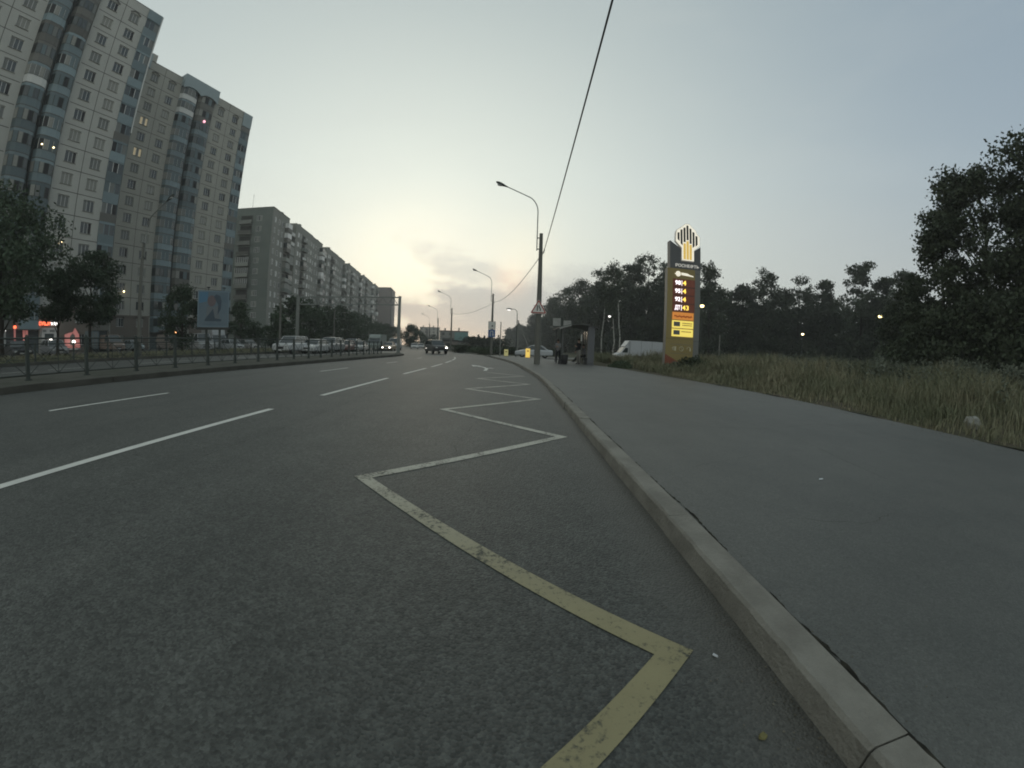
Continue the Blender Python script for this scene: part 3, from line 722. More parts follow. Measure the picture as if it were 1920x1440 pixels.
# chimney block on tower two, lit balcony lamp
mb = MB(); mb.box(LT2 - 23.6, LT2 - 22.5, 1.5, 3.0, 48.3, 51.6, PANEL_B); mb.build('chimney', T2)
mb = MB(); mb.ball((18.7, -1.15, 42.1), .26, PINKW, 8, 6); mb.build('balcony_lamp', T2)
mb = MB(); 
for q in (-.8, .6): mb = MB(); mb.ball((17.1 + q, -.95, 24.0), .085, LAMPW, 8, 6); mb.build('balcony_lamp', T1)
# ground-floor shops of the first tower
def shop_sign(x, z, wd, h, body, m, name='shop_sign', parent=T1, y=-.3):
    link(name, text_mesh(name, body, h, m, .03, wd, .012), parent, (x, y, z))
LIT_RED = mat('sign_red_lit', (.7, .1, .05), .5, .3, emit=(1, .16, .07), es=2.6)
LIT_WHITE = mat('sign_white_lit', (.8, .8, .8), .5, .3, emit=(1, .96, .92), es=2.4)
POSTER_P = mat('poster_pink_lit', (.5, .2, .18), .5, .3, emit=(1, .36, .32), es=.17)
SHOPW = mat('shop_front_white', (.38, .39, .38), .6, .3, var=.2, vs=2)
def t1x(a):   # facade coordinate of an azimuth
    k = math.tan(R(a)); ux, uy = math.cos(RZ1), math.sin(RZ1); s = (A1[0] - k * A1[1]) / (ux - k * uy); return LT1 - s
xs = t1x(-61.6)
fr = MB(); fr.box(xs - .85, xs + 1.0, -.22, -.02, .3, 3.0, SHOPW); fr.box(xs - .5, xs + .6, -.26, -.22, .3, 2.3, GLASS); fr.box(xs - .7, xs - .3, -.25, -.22, 2.5, 2.75, CURT2); fr.box(xs + .1, xs + .7, -.25, -.22, 2.5, 2.75, CURT2); fr.build('shop_front', T1)
shop_sign(xs - .55, 3.45, 1.35, .5, 'СУШИ', LIT_RED); shop_sign(xs + .75, 3.45, 1.1, .5, 'WOK', LIT_WHITE)
mb = MB(); mb.ball((xs + .1, -.75, 1.45), .24, LAMPC, 12, 8); mb.build('wall_lamp', T1)
x2 = t1x(-59.0)
mb = MB(); mb.prism([(x2 - .95, .6), (x2 + 1.0, .6), (x2 + .85, 2.2), (x2 + .35, 3.0), (x2 + .1, 2.5), (x2 - .35, 2.4), (x2 - .95, 2.2)], -.24, -.06, POSTER_P)
mb.prism([(x2 - .3, .9), (x2 + .35, .9), (x2 + .3, 2.1), (x2, 2.35), (x2 - .3, 2.0)], -.27, -.24, GREYBR); mb.box(x2 - .95, x2 + 1.0, -.26, -.06, .38, .52, SHOPW); mb.build('shop_poster', T1)
mb = MB(); mb.ball((x2, -.75, 1.3), .20, LAMPC, 12, 8); mb.build('wall_lamp', T1)
x3 = t1x(-64.1)
for q, m_ in ((-.16, POSTER_P), (.16, POSTER_P)):
    mb = MB(); mb.box(x3 + q - .12, x3 + q + .12, -.22, -.02, .9, 3.0, m_); mb.build('light_strip', T1)
mb = MB(); mb.ball((x3, -.7, 1.4), .2, LAMPC, 12, 8); mb.build('wall_lamp', T1)
x4 = t1x(-65.2)
mb = MB(); mb.box(x4 - .09, x4 + .09, -.22, -.02, .8, 3.1, POSTER_P); mb.box(x4 - .13, x4 + .13, -.24, -.02, 2.9, 3.2, LIT_RED); mb.build('light_strip', T1)
x5 = t1x(-66.6)
mb = MB(); mb.box(x5 - 1.2, x5 + .5, -.3, -.06, 2.6, 2.85, LIT_WHITE); mb.build('light_box', T1)
mb = MB(); mb.box(x5 - 1.2, x5 + .5, -.2, -.02, .3, 2.5, SHOPW); mb.build('shop_front', T1)
x6 = t1x(-56.4)
mb = MB(); mb.box(x6 - 1.3, x6 + .5, -.14, -.02, .4, 2.6, TEAL)
for k in range(4): mb.box(x6 - 1.2 + .42 * k, x6 - .95 + .42 * k, -.17, -.14, .5, 2.5, CURT2)
mb.build('shop_front', T1)
mb = MB(); mb.ball((t1x(-60.7), -.5, 13.2), .08, LAMPW, 8, 6); mb.build('wall_lamp', T1)
# entrance canopy with an orange lamp at the second tower
def t2x(a):
    k = math.tan(R(a)); ux, uy = math.cos(RZ1), math.sin(RZ1); s = (B2[0] - k * B2[1]) / (ux - k * uy); return LT2 - s
xe = t2x(-47.6)
mb = MB(); mb.box(xe - 2.2, xe + 1.6, -2.6, -.2, 2.9, 3.15, BRICK); mb.box(xe - 2.1, xe - 1.9, -2.5, -2.3, 0, 2.9, BRICK); mb.box(xe + 1.3, xe + 1.5, -2.5, -2.3, 0, 2.9, BRICK); mb.build('entrance_canopy', T2)
mb = MB(); mb.ball((xe, -2.75, 2.75), .17, LAMPO, 10, 7); mb.build('canopy_lamp', T2)
mb = MB(); mb.ball((t2x(-53.2), -.4, 9.2), .12, LAMPW, 8, 6); mb.build('wall_lamp', T2)

# ------------------------------------------------------------------ long twelve-storey slab block
def slab_block():
    C0 = (-62.3, 89.4); hd = R(90 + 8.4)
    t = empty('slab_block', (*C0, 0), hd, label='long grey twelve-storey slab block with balcony stacks running down the street', cat='apartment block')
    # local x runs away along the street, -y is toward the road ... facade normal
    fl = 2.8; nf = 12; z0 = .9; zt = z0 + fl * nf; roof = zt + 1.6; Ltot = 146; dep = 12.5; rr = random.Random(4)
    wall = MB(); W_ = []; Bal = []
    per = 30.3; x = 0; k = 0
    while x < Ltot:
        # flat part, recessed stack, proud part
        x1 = min(x + 11.0, Ltot); wall.box(x, x1, 0, dep, 0, roof, SLABW)
        x2 = min(x + 15.5, Ltot); wall.box(x1, x2, .7, dep - .1, 0, roof - .5, SLABW)
        x3 = min(x + per, Ltot); wall.box(x2, x3, -.35, dep - .05, 0, roof + .2, SLABW)
        wall.box(x + 6, x + 6.9, .2, 1.1, roof, roof + .6, SLABW); wall.box(min(x + 19, Ltot - 1), min(x + 20, Ltot), 0, 1, roof + .35, roof + 1.0, SLABW)
        for i in range(nf):
            z = z0 + fl * i + .85
            for wx, ww in ((1.4, .8), (3.9, 1.0), (6.2, .85)): W_.append((x + wx, 0, z, ww))
            Bal.append((x + 8.2, 0, z0 + fl * i, 2.7, 'glazed' if rr.random() < .75 else 'open'))
            Bal.append((x + 12.0, .7, z0 + fl * i, 3.0, 'open' if rr.random() < .6 else 'glazed'))
            for wx, ww in ((17.0, 1.3), (19.2, .8), (24.2, .8), (26.4, 1.3), (28.7, .8)): W_.append((x + wx, -.35, z, ww))
            Bal.append((x + 20.6, -.35, z0 + fl * i, 2.9, rr.choice(['open', 'glazed', 'low'])))
        x += per; k += 1
    wall.build('wall', t)
    # gable facing the viewer: tiled face, window column, loggias, joints
    g = MB(); g.box(-.06, -.004, .02, dep - .02, 0, roof - .02, SLABG)
    for z in (z0 + fl * 3, z0 + fl * 6): g.box(-.064, -.06, .02, dep, z - .05, z + .04, CONC)
    g.build('gable_wall', t)
    pr = MB(); pr.box(-.1, Ltot + .05, -.1, dep + .1, roof + .355, roof + .36, ROOF)
    for q in range(0, 5):
        mb = MB(); mb.box(q * per - .08 if q == 0 else q * per, min(q * per + 11.05, Ltot), -.1, .12, roof, roof + .12, ROOF)
        if q == 0: mb.box(-.1, .1, .12, dep, roof, roof + .12, ROOF)
        mb.build('parapet', t)
    def add_win(mb, x, y, z, ww, dx=0):
        hh = 1.35; f = rr.choice([WHITE, CURT, WHITE, GLASS])  # white panes paint in the bright sky reflected by the glass
        mb.box(x, x + ww, y - .03, y - .002, z, z + hh, WHITE); n = 2 if ww < 1.2 else 3
        for q in range(n): mb.box(x + .06 + (ww - .06) * q / n, x + (ww - .06) * (q + 1) / n, y - .036, y - .03, z + .07, z + hh - .07, f if q else rr.choice([GLASS, GLASS_O, CURT]))
    for x, y, z, ww in W_[:60]:
        mb = MB(); add_win(mb, 0, 0, 0, ww); mb.build('window', t, (x, y, z))
    far_ = MB()
    for x, y, z, ww in W_[60:]: 
        if x + ww < Ltot: add_win(far_, x, y, z, ww)
    far_.build('window', t, kind='stuff')
    def bal(mb, x, y, z, ww, kd, dp=1.15):
        par = rr.choice([SLABP, SLABP, GREYBR, WHITE_S, SLABG])
        mb.box(x, x + ww, y - dp, y, z, z + .14, CONC)
        if kd != 'low':
            mb.box(x, x + ww, y - dp, y - dp + .06, z + .14, z + 1.1, par); mb.box(x, x + .06, y - dp + .06, y, z + .14, z + 1.1, par); mb.box(x + ww - .06, x + ww, y - dp + .06, y, z + .14, z + 1.1, par)
        else:
            mb.box(x, x + ww, y - dp * .6, y - dp * .6 + .05, z + .14, z + 1.05, par)
        if kd == 'glazed':
            gl = rr.choice([CURT, WHITE, GLASS, GLASS])
            mb.box(x + .03, x + ww - .03, y - dp + .02, y - .02, z + 1.1, z + 2.45, gl)
            for q in range(5): mb.box(x + (ww - .05) * q / 4, x + (ww - .05) * q / 4 + .05, y - dp + .005, y - dp + .02, z + 1.1, z + 2.45, WHITE_S)
            mb.box(x, x + ww, y - dp, y, z + 2.45, z + 2.55, SLABP)
        else:
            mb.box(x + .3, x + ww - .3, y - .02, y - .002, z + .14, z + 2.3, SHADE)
    for x, y, z, ww, kd in Bal[:72]:
        if x + ww < Ltot: mb = MB(); bal(mb, 0, 0, 0, ww, kd); mb.build('balcony', t, (x, y, z))
    far_ = MB()
    for x, y, z, ww, kd in Bal[72:]:
        if x + ww < Ltot: bal(far_, x, y, z, ww, kd)
    far_.build('balcony', t, kind='stuff')
    for i in range(nf):
        z = z0 + fl * i
        mb = MB(); dp = .9; par = rr.choice([SLABP, SLABP, GREYBR])
        y0, y1 = 5.6, 9.4
        mb.box(-dp, -.06, y0, y1, z, z + .14, CONC); mb.box(-dp, -dp + .06, y0, y1, z + .14, z + 1.05, par)
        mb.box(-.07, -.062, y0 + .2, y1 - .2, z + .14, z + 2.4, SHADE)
        if i in (5, 6, 7):
            for q in range(7): mb.box(-dp + .01, -dp + .05, y0 + q * (y1 - y0 - .1) / 6, y0 + q * (y1 - y0 - .1) / 6 + .1, z + 1.05, z + 2.4, WHITE_S)
            mb.box(-dp + .06, -dp + .08, y0, y1, z + 1.05, z + 2.4, GLASS)
        mb.build('balcony', t)
        mb = MB(); ww = 1.5; mb.box(-.10, -.064, 3.0, 3.0 + ww, z + .85, z + 2.2, WHITE_S)
        for q in range(3): mb.box(-.108, -.10, 3.06 + q * .48, 3.06 + q * .48 + .40, z + .92, z + 2.13, rr.choice([GLASS, CURT, CURT2]))
        mb.build('window', t)
    mb = MB(); mb.tube([(-.5 + 1.0, 6.5, roof), (.5, 6.5, roof + 4.0)], .035, STEEL_D, 5); mb.tube([(.5, 6.1, roof + 3.6), (.5, 6.9, roof + 3.6)], .02, STEEL_D, 4); mb.build('antenna', t)
    return t
slab_block()

# ------------------------------------------------------------------ blocks further down the street
PALEB = mat('pale_buff_wall', (.42, .40, .35), .85, .2, var=.1, vs=.3)
def block(loc, rz, wd, dep, h, label, wm, nf, stripes=(), roofbits=0, cat='apartment block', name='apartment_block'):
    t = empty(name, (*loc, 0), rz, label=label, cat=cat); rr = random.Random(int(h * 7))
    mb = MB(); mb.box(0, wd, 0, dep, 0, h, wm); mb.build('wall', t)
    mb = MB(); mb.box(-.2, wd + .2, -.2, dep + .2, h, h + .5, ROOF)
    rf = mb.build('roof', t)
    if roofbits:
        for q in range(roofbits): mb = MB(); xx = wd * (q + .3) / roofbits; mb.box(xx, xx + wd * .05, 2, 3.2, h + .5, h + .5 + rr.uniform(1, 2.2), wm); mb.build('chimney', rf)
    fl = h / nf; wmb = MB(); n = int(wd / 3.4)
    for i in range(nf):
        for q in range(n):
            if rr.random() < .93:
                wmb.box((q + .3) * wd / n, (q + .3) * wd / n + 1.4, -.06, -.01, i * fl + fl * .3, i * fl + fl * .8, rr.choice([GLASS, CURT2, CURT2, SHADE]))
        for q in range(int(dep / 4)):
            wmb.box(wd + .01, wd + .06, (q + .3) * 4, (q + .3) * 4 + 1.4, i * fl + fl * .3, i * fl + fl * .8, rr.choice([GLASS, CURT2, SHADE]))
    wmb.build('window', t, kind='stuff')
    for a, c, m_ in stripes:
        mb = MB(); mb.box(a, c, -.9, -.02, 2, h - 1, m_); mb.build('bay', t)
    return t
block(pol(-22.2, 285), R(98), 60, 14, 48, 'tall brown tower block rising behind the end of the long slab', BRICK, 17, [(8, 12, GREYBR), (36, 40, GREYBR)], 4)
block(pol(-17.75, 320), R(100), 30, 16, 45.5, 'tall brown rounded-corner block next to the gantry', BRICK, 16, [(2, 5, GREYBR)])
block(pol(-17.6, 470), R(118), 55, 16, 38, 'distant grey-blue block low behind the gantry post', CONC, 12)
block(pol(-13.4, 380), R(13), 19, 14, 17.5, 'distant pale buff building at the end of the road', PALEB, 6, [(6, 8, GREYBR)], 2, 'building', 'distant_building')
tb = block(pol(-10.5, 215), R(9), 15.2, 12, 8.6, 'flat-roofed grey building with a big teal hoarding beyond the junction', CONC, 3, [], 2, 'building', 'distant_building')
TEALH = mat('teal_hoarding', (.15, .28, .27), .7, .3, var=.1, vs=.4)
mb = MB(); mb.box(8.0, 15.3, -.4, -.08, 1.8, 8.3, TEALH); mb.build('hoarding', tb)
mb = MB(); mb.box(1.5, 7.6, -.3, -.08, .2, 5, SHADE); mb.build('shop_front', tb)
block(pol(-10.4, 120), R(8), 5.2, 3, 2.3, 'small brown kiosk behind the dark car', BRICK, 1, [], 0, 'kiosk', 'kiosk')
block(pol(-7.9, 124), R(5), 3.4, 3, 2.2, 'small pale kiosk beside the brown one', CONC, 1, [], 0, 'kiosk', 'kiosk')
# ------------------------------------------------------------------ trees
def leaf_quads(P, size, g, up=.25, aspect=.62):
    """P (n,3) centres -> V,F of randomly turned leaf-cluster quads"""
    n = len(P); a = g.normal(size=(n, 3)); a /= np.linalg.norm(a, axis=1)[:, None]
    b_ = g.normal(size=(n, 3)); b_ -= (b_ * a).sum(1)[:, None] * a; b_ /= np.linalg.norm(b_, axis=1)[:, None]
    s = (size * g.uniform(.6, 1.35, n))[:, None] / 2
    V = np.stack([P - a * s, P + b_ * s * aspect - a * s * .1, P + a * s, P - b_ * s * aspect + a * s * .2], 1).reshape(-1, 3)
    return V, np.arange(4 * n).reshape(-1, 4)
def crown_points(g, h0, h1, rad, n, shape='round', nclump=None, gap=.0, spread=.17, lean=0):
    """centres of clumps on limbs, then leaves gathered round them"""
    nc = nclump or int(26 + rad * 15); C = []
    while len(C) < nc:
        t = g.uniform(0, 1); 
        if shape == 'round': r = rad * (math.sin(math.pi * min(.08 + t * .9, 1)) ** .6)
        elif shape == 'cone': r = rad * (1 - t) ** .75 + .12 * rad
        elif shape == 'tall': r = rad * (.45 + .55 * math.sin(math.pi * (.15 + t * .8)))
        else: r = rad * (1 - abs(t - .4)) 
        a = g.uniform(0, 2 * math.pi); q = math.sqrt(g.uniform(.05, 1)) * r * g.uniform(.75, 1.12)
        C.append((q * math.cos(a) + lean * t, q * math.sin(a), h0 + (h1 - h0) * t))
    C = np.array(C); rc = rad * spread * g.uniform(.6, 1.7, nc)
    idx = g.choice(nc, n, p=rc ** 2 / (rc ** 2).sum())
    d = g.normal(size=(n, 3)); d /= np.linalg.norm(d, axis=1)[:, None]
    P = C[idx] + d * (rc[idx] * np.where(g.random(n) < .8, g.uniform(.1, 1, n) ** .6, g.uniform(.8, 1.35, n)))[:, None] * np.array([1.15, 1.15, .85])
    return P, C
def trunk_mb(g, h, r0, C, m, nl=14, lean=0, base=0.0):
    mb = MB(); pts = []; n = 7
    for i in range(n):
        t = i / (n - 1); pts.append((lean * t + g.normal() * .04 * h * t * .35, g.normal() * .04 * h * t * .35, base - .1 + h * t))
    mb.tube(pts, [r0 * (1.25 if i == 0 else 1) * (1 - .78 * i / (n - 1)) for i in range(n)], m, 7)
    for c in C[g.choice(len(C), min(nl, len(C)), replace=False)]:
        t = min(max((c[2] - .25 * h) / h, .18), .85); k = t * (n - 1); i = int(k); f = k - i
        p = np.array(pts[i]) * (1 - f) + np.array(pts[min(i + 1, n - 1)]) * f; p[2] = min(p[2], c[2] - .1)
        q = (p + c) / 2 + np.array([0, 0, .12 * h * .3]) * g.uniform(.2, 1)
        r_ = r0 * (1 - .78 * t) * .5
        mb.tube([p, q, c], [r_, r_ * .6, r_ * .18], m, 5)
    return mb
TM = {}
def make_tree(name, loc, h, rad, seed, label, cat='tree', group=None, fm=F_TREE, n=6000, leaf=.2, h0=.2, shape='round', trunk_r=None, bark=BARK, nl=12, rz=0, sc=1.0, lean=0, spread=.17, nclump=None):
    key = (h, rad, seed, n, leaf, h0, shape, fm.name, spread)
    t = empty(name, loc, rz, label=label, cat=cat, group=group)
    if key not in TM:
        g = np.random.default_rng(seed); P, C = crown_points(g, h * h0, h, rad, n, shape, lean=lean, spread=spread, nclump=nclump)
        V, F = leaf_quads(P, leaf, g)
        TM[key] = (np_mesh('crown', V, F, fm), trunk_mb(g, h * .86, trunk_r or (.012 * h + .05), C, bark, nl, lean).mesh('trunk'))
    cr, tr = TM[key]
    link('trunk', tr, t); link('crown', cr, t)
    if sc != 1: t.scale = (sc,) * 3
    return t
# street trees on the left grass strip
make_tree('broadleaf_tree', (*pol(-66.6, 35), .1), 10.6, 4.3, 1, 'big dark broadleaf tree at the far left before the shops', n=15000, leaf=.24, h0=.28, nl=16, spread=.17)
make_tree('broadleaf_tree', (*pol(-56.9, 40), .1), 8.1, 3.0, 2, 'dark rounded tree right of the biggest one, in front of the first tower', n=10500, leaf=.23, h0=.36, spread=.17)
make_tree('broadleaf_tree', (*pol(-60.6, 41), .1), 6.7, 2.4, 12, 'lower dark tree filling the gap between the two biggest left trees', n=6000, leaf=.23, h0=.48, spread=.18)
make_tree('broadleaf_tree', (*pol(-45.8, 45), .1), 6.3, 2.15, 3, 'small dark tree overlapping the left edge of the blue billboard', n=6500, leaf=.22, h0=.14, spread=.2)
make_tree('broadleaf_tree', (*pol(-38.2, 60), .1), 6.4, 1.9, 4, 'narrow dark tree just right of the blue billboard', n=4500, leaf=.26, h0=.08, spread=.2)
make_tree('broadleaf_tree', (*pol(-36.2, 62), .1), 3.2, 2.1, 5, 'low spreading bushy tree at the foot of the slab gable', cat='bush', n=3000, leaf=.26, h0=.05)
rowt = [(-33.2, 68, 5.2, 2.4, 'leftmost low tree of the row in front of the slab block'), (-31.2, 72, 8.6, 3.1, 'tallest tree of the row, behind the left gantry post'), (-28.9, 76, 8.4, 3.3, 'broad dark tree under the middle of the gantry, second tall one of the row'),
        (-26.7, 84, 8.6, 3.6, 'broad tree in the row just left of the gantry centre pole'), (-24.7, 93, 9.2, 3.8, 'rounded tree in the row just right of the gantry centre pole'), (-22.9, 108, 8.6, 3.8, 'mid-row tree with a sloping top behind the parked cars'),
        (-21.2, 122, 9.2, 4.2, 'dark domed tree standing apart toward the right of the row'), (-19.6, 140, 8.6, 4.2, 'small far tree below the brown tower block'), (-18.2, 160, 8.2, 4.5, 'far tree of the row left of the right gantry post'), (-16.9, 185, 8.4, 4.5, 'last far tree of the row behind the right gantry post')]
for i, (a, d, h, r, lb) in enumerate(rowt):
    make_tree('broadleaf_tree', (*pol(a, d), .05), h, r, 30 + i, lb, group='trees in front of the slab block', n=4200, leaf=.42, h0=.1, nl=6, spread=.22)
make_tree('broadleaf_tree', (*pol(-14.6, 150), 0), 8.2, 3.4, 51, 'round dark tree beyond the junction at the end of the railing', n=4000, leaf=.5, h0=.1, nl=6, spread=.22)
make_tree('broadleaf_tree', (*pol(-13.5, 170), 0), 6.4, 3.6, 52, 'lower tree on the right shoulder of the round junction tree', n=2200, leaf=.5, h0=.1, nl=6)
make_tree('broadleaf_tree', (*pol(-11.3, 200), 0), 6, 3.5, 53, 'hazy far tree in front of the pale buff building', n=1800, leaf=.5, h0=.1, nl=6)
# big trees on the right
make_tree('oak_tree', (*pol(57.7, 33.5), .3), 11.6, 3.5, 61, 'loose-crowned tree left of the biggest trees, sky showing through', fm=F_BIG, n=15000, leaf=.24, h0=.10, nl=26, spread=.155, nclump=58, trunk_r=.17)
make_tree('oak_tree', (*pol(62.6, 35), .3), 15.3, 4.1, 62, 'tallest dark oak at the right with a lumpy clumped crown', fm=F_BIG, n=34000, leaf=.25, h0=.12, nl=30, spread=.165, nclump=105, trunk_r=.26, shape='tall')
make_tree('oak_tree', (*pol(68.6, 33), .3), 14.6, 4.3, 63, 'dense tall tree cut by the right edge of the frame', fm=F_BIG, n=26000, leaf=.25, h0=.10, nl=24, spread=.2, trunk_r=.24, shape='tall')
make_tree('oak_tree', (*pol(73.5, 34), .3), 15.5, 4.2, 65, 'last tall tree beyond the right edge trees', fm=F_BIG, n=12000, leaf=.3, h0=.10, nl=20, spread=.2, trunk_r=.24, shape='tall')
make_tree('oak_tree', (*pol(54.8, 40), .3), 8.6, 3.0, 64, 'lower dark tree at the left foot of the big right trees', fm=F_BIG, n=9000, leaf=.26, h0=.06, nl=14, spread=.17)
for i, (a, d, h, lb) in enumerate([(60.8, 30.5, 5.2, 'dark undergrowth bush below the loose-crowned tree'), (65.5, 29.5, 5.0, 'dark undergrowth bush under the tallest oak'), (56.5, 35, 4.2, 'dark undergrowth bush left of the oak trunks'), (70.2, 29, 5.2, 'dark undergrowth bush at the right frame edge')]):
    make_tree('bush', (*pol(a, d), .2), h, 3.3, 70 + i, lb, cat='bush', fm=F_BIG, n=7000, leaf=.26, h0=.02, nl=8, spread=.22)
# silhouette trees of the forest edge (individual), az, dist, height from the sky line
sil = [(1.0, 330, 2.9, 7, 'round', 'far low tree at the left end of the forest, behind the lit street lamp'), (3.2, 270, 4.5, 7, 'round', 'forest tree just left of the road-narrows sign'), (5.6, 190, 6.9, 6.5, 'round', 'forest tree right of the road-narrows sign'),
       (7.6, 150, 8.5, 6, 'round', 'domed forest tree above the bus-stop signs'), (9.8, 128, 9.6, 6, 'round', 'forest tree above the shelter roof'), (12.6, 112, 11.0, 4.6, 'tall', 'leaning pointed forest tree left of the tall birches'),
       (16.9, 100, 12.0, 6.0, 'round', 'broad forest tree just right of the tall birches'), (19.3, 96, 13.2, 5.2, 'tall', 'peaked forest tree left of the price sign'), (21.9, 95, 12.2, 5.5, 'round', 'dense forest tree partly hidden by the price sign left edge'),
       (27.9, 84, 12.5, 4.6, 'round', 'round-topped tree immediately right of the price sign'), (32.6, 96, 9.6, 4.6, 'round', 'low forest tree in the dip right of the price sign'), (35.6, 92, 11.4, 5.0, 'round', 'domed pine-dark tree over the white post'),
       (39.9, 96, 10.6, 5.8, 'round', 'broad forest tree left of the bright low lamp'), (43.4, 98, 10.2, 4.4, 'cone', 'small spiky tree above the bright low lamp'), (47.9, 88, 12.4, 4.3, 'tall', 'tall rounded tree midway to the big right trees'),
       (50.9, 90, 10.6, 4.2, 'round', 'forest tree just right of the tall rounded one, behind the amber lamp'), (53.2, 84, 11.2, 4.2, 'round', 'forest tree nearest the left side of the big oak group')]
for i, (a, d, e, r, sh, lb) in enumerate(sil):
    h = d * math.tan(R(e + .3)) + 1.0
    make_tree('forest_tree', (*pol(a, d), 0), round(h, 1), r, 100 + i, lb, group='trees along the forest edge', fm=F_FOREST, n=9000, leaf=.30 + d * .0018, h0=.10, shape=sh, nl=10, spread=.17 if i > 5 else .2, trunk_r=.2)
def birch(az_, d, h, label, seed, lean=0, cr=1.9):
    t = empty('birch_tree', (*pol(az_, d), 0), label=label, cat='birch tree'); g = np.random.default_rng(seed)
    mb = MB(); pts = [(lean * (i / 8) ** 1.5 + g.normal() * .09 * (i > 0), g.normal() * .07, h * .93 * i / 8 - .1) for i in range(9)]
    mb.tube(pts, [.15 - .014 * i for i in range(9)], BIRCH, 7); 
    C = []
    for q in range(16):
        z = h * g.uniform(.62, 1.0); a = g.uniform(0, 6.28); r_ = cr * g.uniform(.2, 1) * (1.25 - z / h) * 1.6; c = np.array([lean + r_ * math.cos(a), r_ * math.sin(a), z]); C.append(c)
        k = min(int(z / h * 8), 7); mb.tube([pts[k], (np.array(pts[k]) + c) / 2 + [0, 0, .3], c], [.04, .025, .01], BARK, 4)
    mb.build('trunk', t); C = np.array(C)
    n = 1900; idx = g.integers(0, 16, n); P = C[idx] + g.normal(size=(n, 3)) * np.array([.42, .42, .5])
    V, F = leaf_quads(P, .34, g); link('crown', np_mesh('crown', V, F, F_FOREST), t)
birch(15.5, 72, 17.2, 'tallest thin birch with a pale bare trunk above the white truck', 5, lean=-1.4)
birch(14.7, 74, 12.5, 'shorter thin birch with a pale trunk left of the tallest birch', 6, lean=-1.0, cr=1.4)
birch(12.9, 80, 16.0, 'thin see-through birch top at the left of the birch pair', 8, lean=.4, cr=1.7)
# the forest mass behind
def forest_mass():
    g = np.random.default_rng(99); allV = []; allF = []; off = 0; tr = MB()
    line = tab([(0.0, 3.0), (2.5, 3.4), (5, 5.6), (8, 7.6), (12, 9.0), (16, 10.6), (20, 11.2), (26, 10.2), (32, 8.6), (38, 9.2), (44, 8.4), (50, 9.0), (56, 8.4), (64, 9), (78, 9)])
    dist = tab([(0, 330), (3, 280), (6, 190), (10, 130), (16, 108), (24, 100), (40, 104), (52, 92), (60, 70), (78, 62)])
    for row, (dd, k, nn) in enumerate([(1.0, .92, 3600), (1.10, 1.06, 3200), (.93, .34, 2400), (1.22, 1.02, 2600)]):
        az_ = -.6 + row * .3
        while az_ < 79:
            d = dist(az_) * dd * g.uniform(.97, 1.04); h = (dist(az_) * math.tan(R(line(az_))) + 1) * k * g.uniform(.86, 1.06); r_ = min(4.2, 2.2 + h * .16) * g.uniform(.85, 1.15)
            P, C = crown_points(g, h * (.02 if row in (0, 2) else .12), h, r_, int(nn * (1 if d < 150 else .7)), 'round' if g.random() < .7 else 'tall', spread=.23)
            x, y = pol(az_, d); P += np.array([x, y, 0]); V, F = leaf_quads(P, .36 + d * .0022, g)
            allV.append(V); allF.append(F + off); off += len(V)
            az_ += math.degrees(r_ * 1.25 / d)
    V = np.concatenate(allV); F = np.concatenate(allF)
    link('forest', np_mesh('forest', V, F, F_FOREST), None, label='dark far wood behind the field on the right', cat='forest', kind='stuff')
forest_mass()
def hedge(name, a0, a1, d, h, seed, label, n=7000, leaf=.3, wd=1.5):
    g = np.random.default_rng(seed); p, q = np.array(pol(a0, d)), np.array(pol(a1, d)); t = g.uniform(0, 1, n)
    nz = np.interp(t, np.linspace(0, 1, 9), g.uniform(.55, 1.05, 9)); P = np.zeros((n, 3)); P[:, :2] = p + (q - p) * t[:, None] + g.normal(size=(n, 2)) * wd * .4
    P[:, 2] = g.uniform(0, 1, n) ** .8 * h * nz; V, F = leaf_quads(P, leaf, g); link(name, np_mesh(name, V, F, F_BUSH if 'pale' in label else F_FOREST), None, label=label, cat='hedge' if name == 'hedge' else 'bush')
hedge('hedge', -7.8, -2.4, 62, 1.3, 3, 'low dark scrubby hedge beside the road end, left of the blue U-turn sign')
hedge('bush', -5.3, -3.6, 58, .9, 4, 'low pale green bush in front of the scrubby hedge', n=2500, leaf=.2)
hedge('hedge', -6.6, -1.2, 125, 4.0, 5, 'taller hazy thicket behind the low hedge at the road end', n=8000, leaf=.5, wd=3)
hedge('hedge', -1.8, 6.4, 64, 1.2, 6, 'dark scrub strip behind the white saloon car', n=9000, leaf=.3)
for i, (a, d, h, lb) in enumerate([(-5.6, 150, 4.6, 'first small conifer left of the U-turn sign'), (-4.9, 150, 5.6, 'second small conifer left of the U-turn sign'), (-4.1, 150, 5.0, 'third small conifer left of the U-turn sign'), (-3.4, 150, 5.8, 'pointed conifer directly left of the U-turn sign'), (-2.0, 150, 5.6, 'pointed conifer just right of the U-turn sign')]):
    make_tree('conifer', (*pol(a, d), 0), h, 1.0, 140 + i, lb, group='small conifers at the road end', fm=F_FOREST, n=1200, leaf=.4, h0=.05, shape='cone', nl=3)

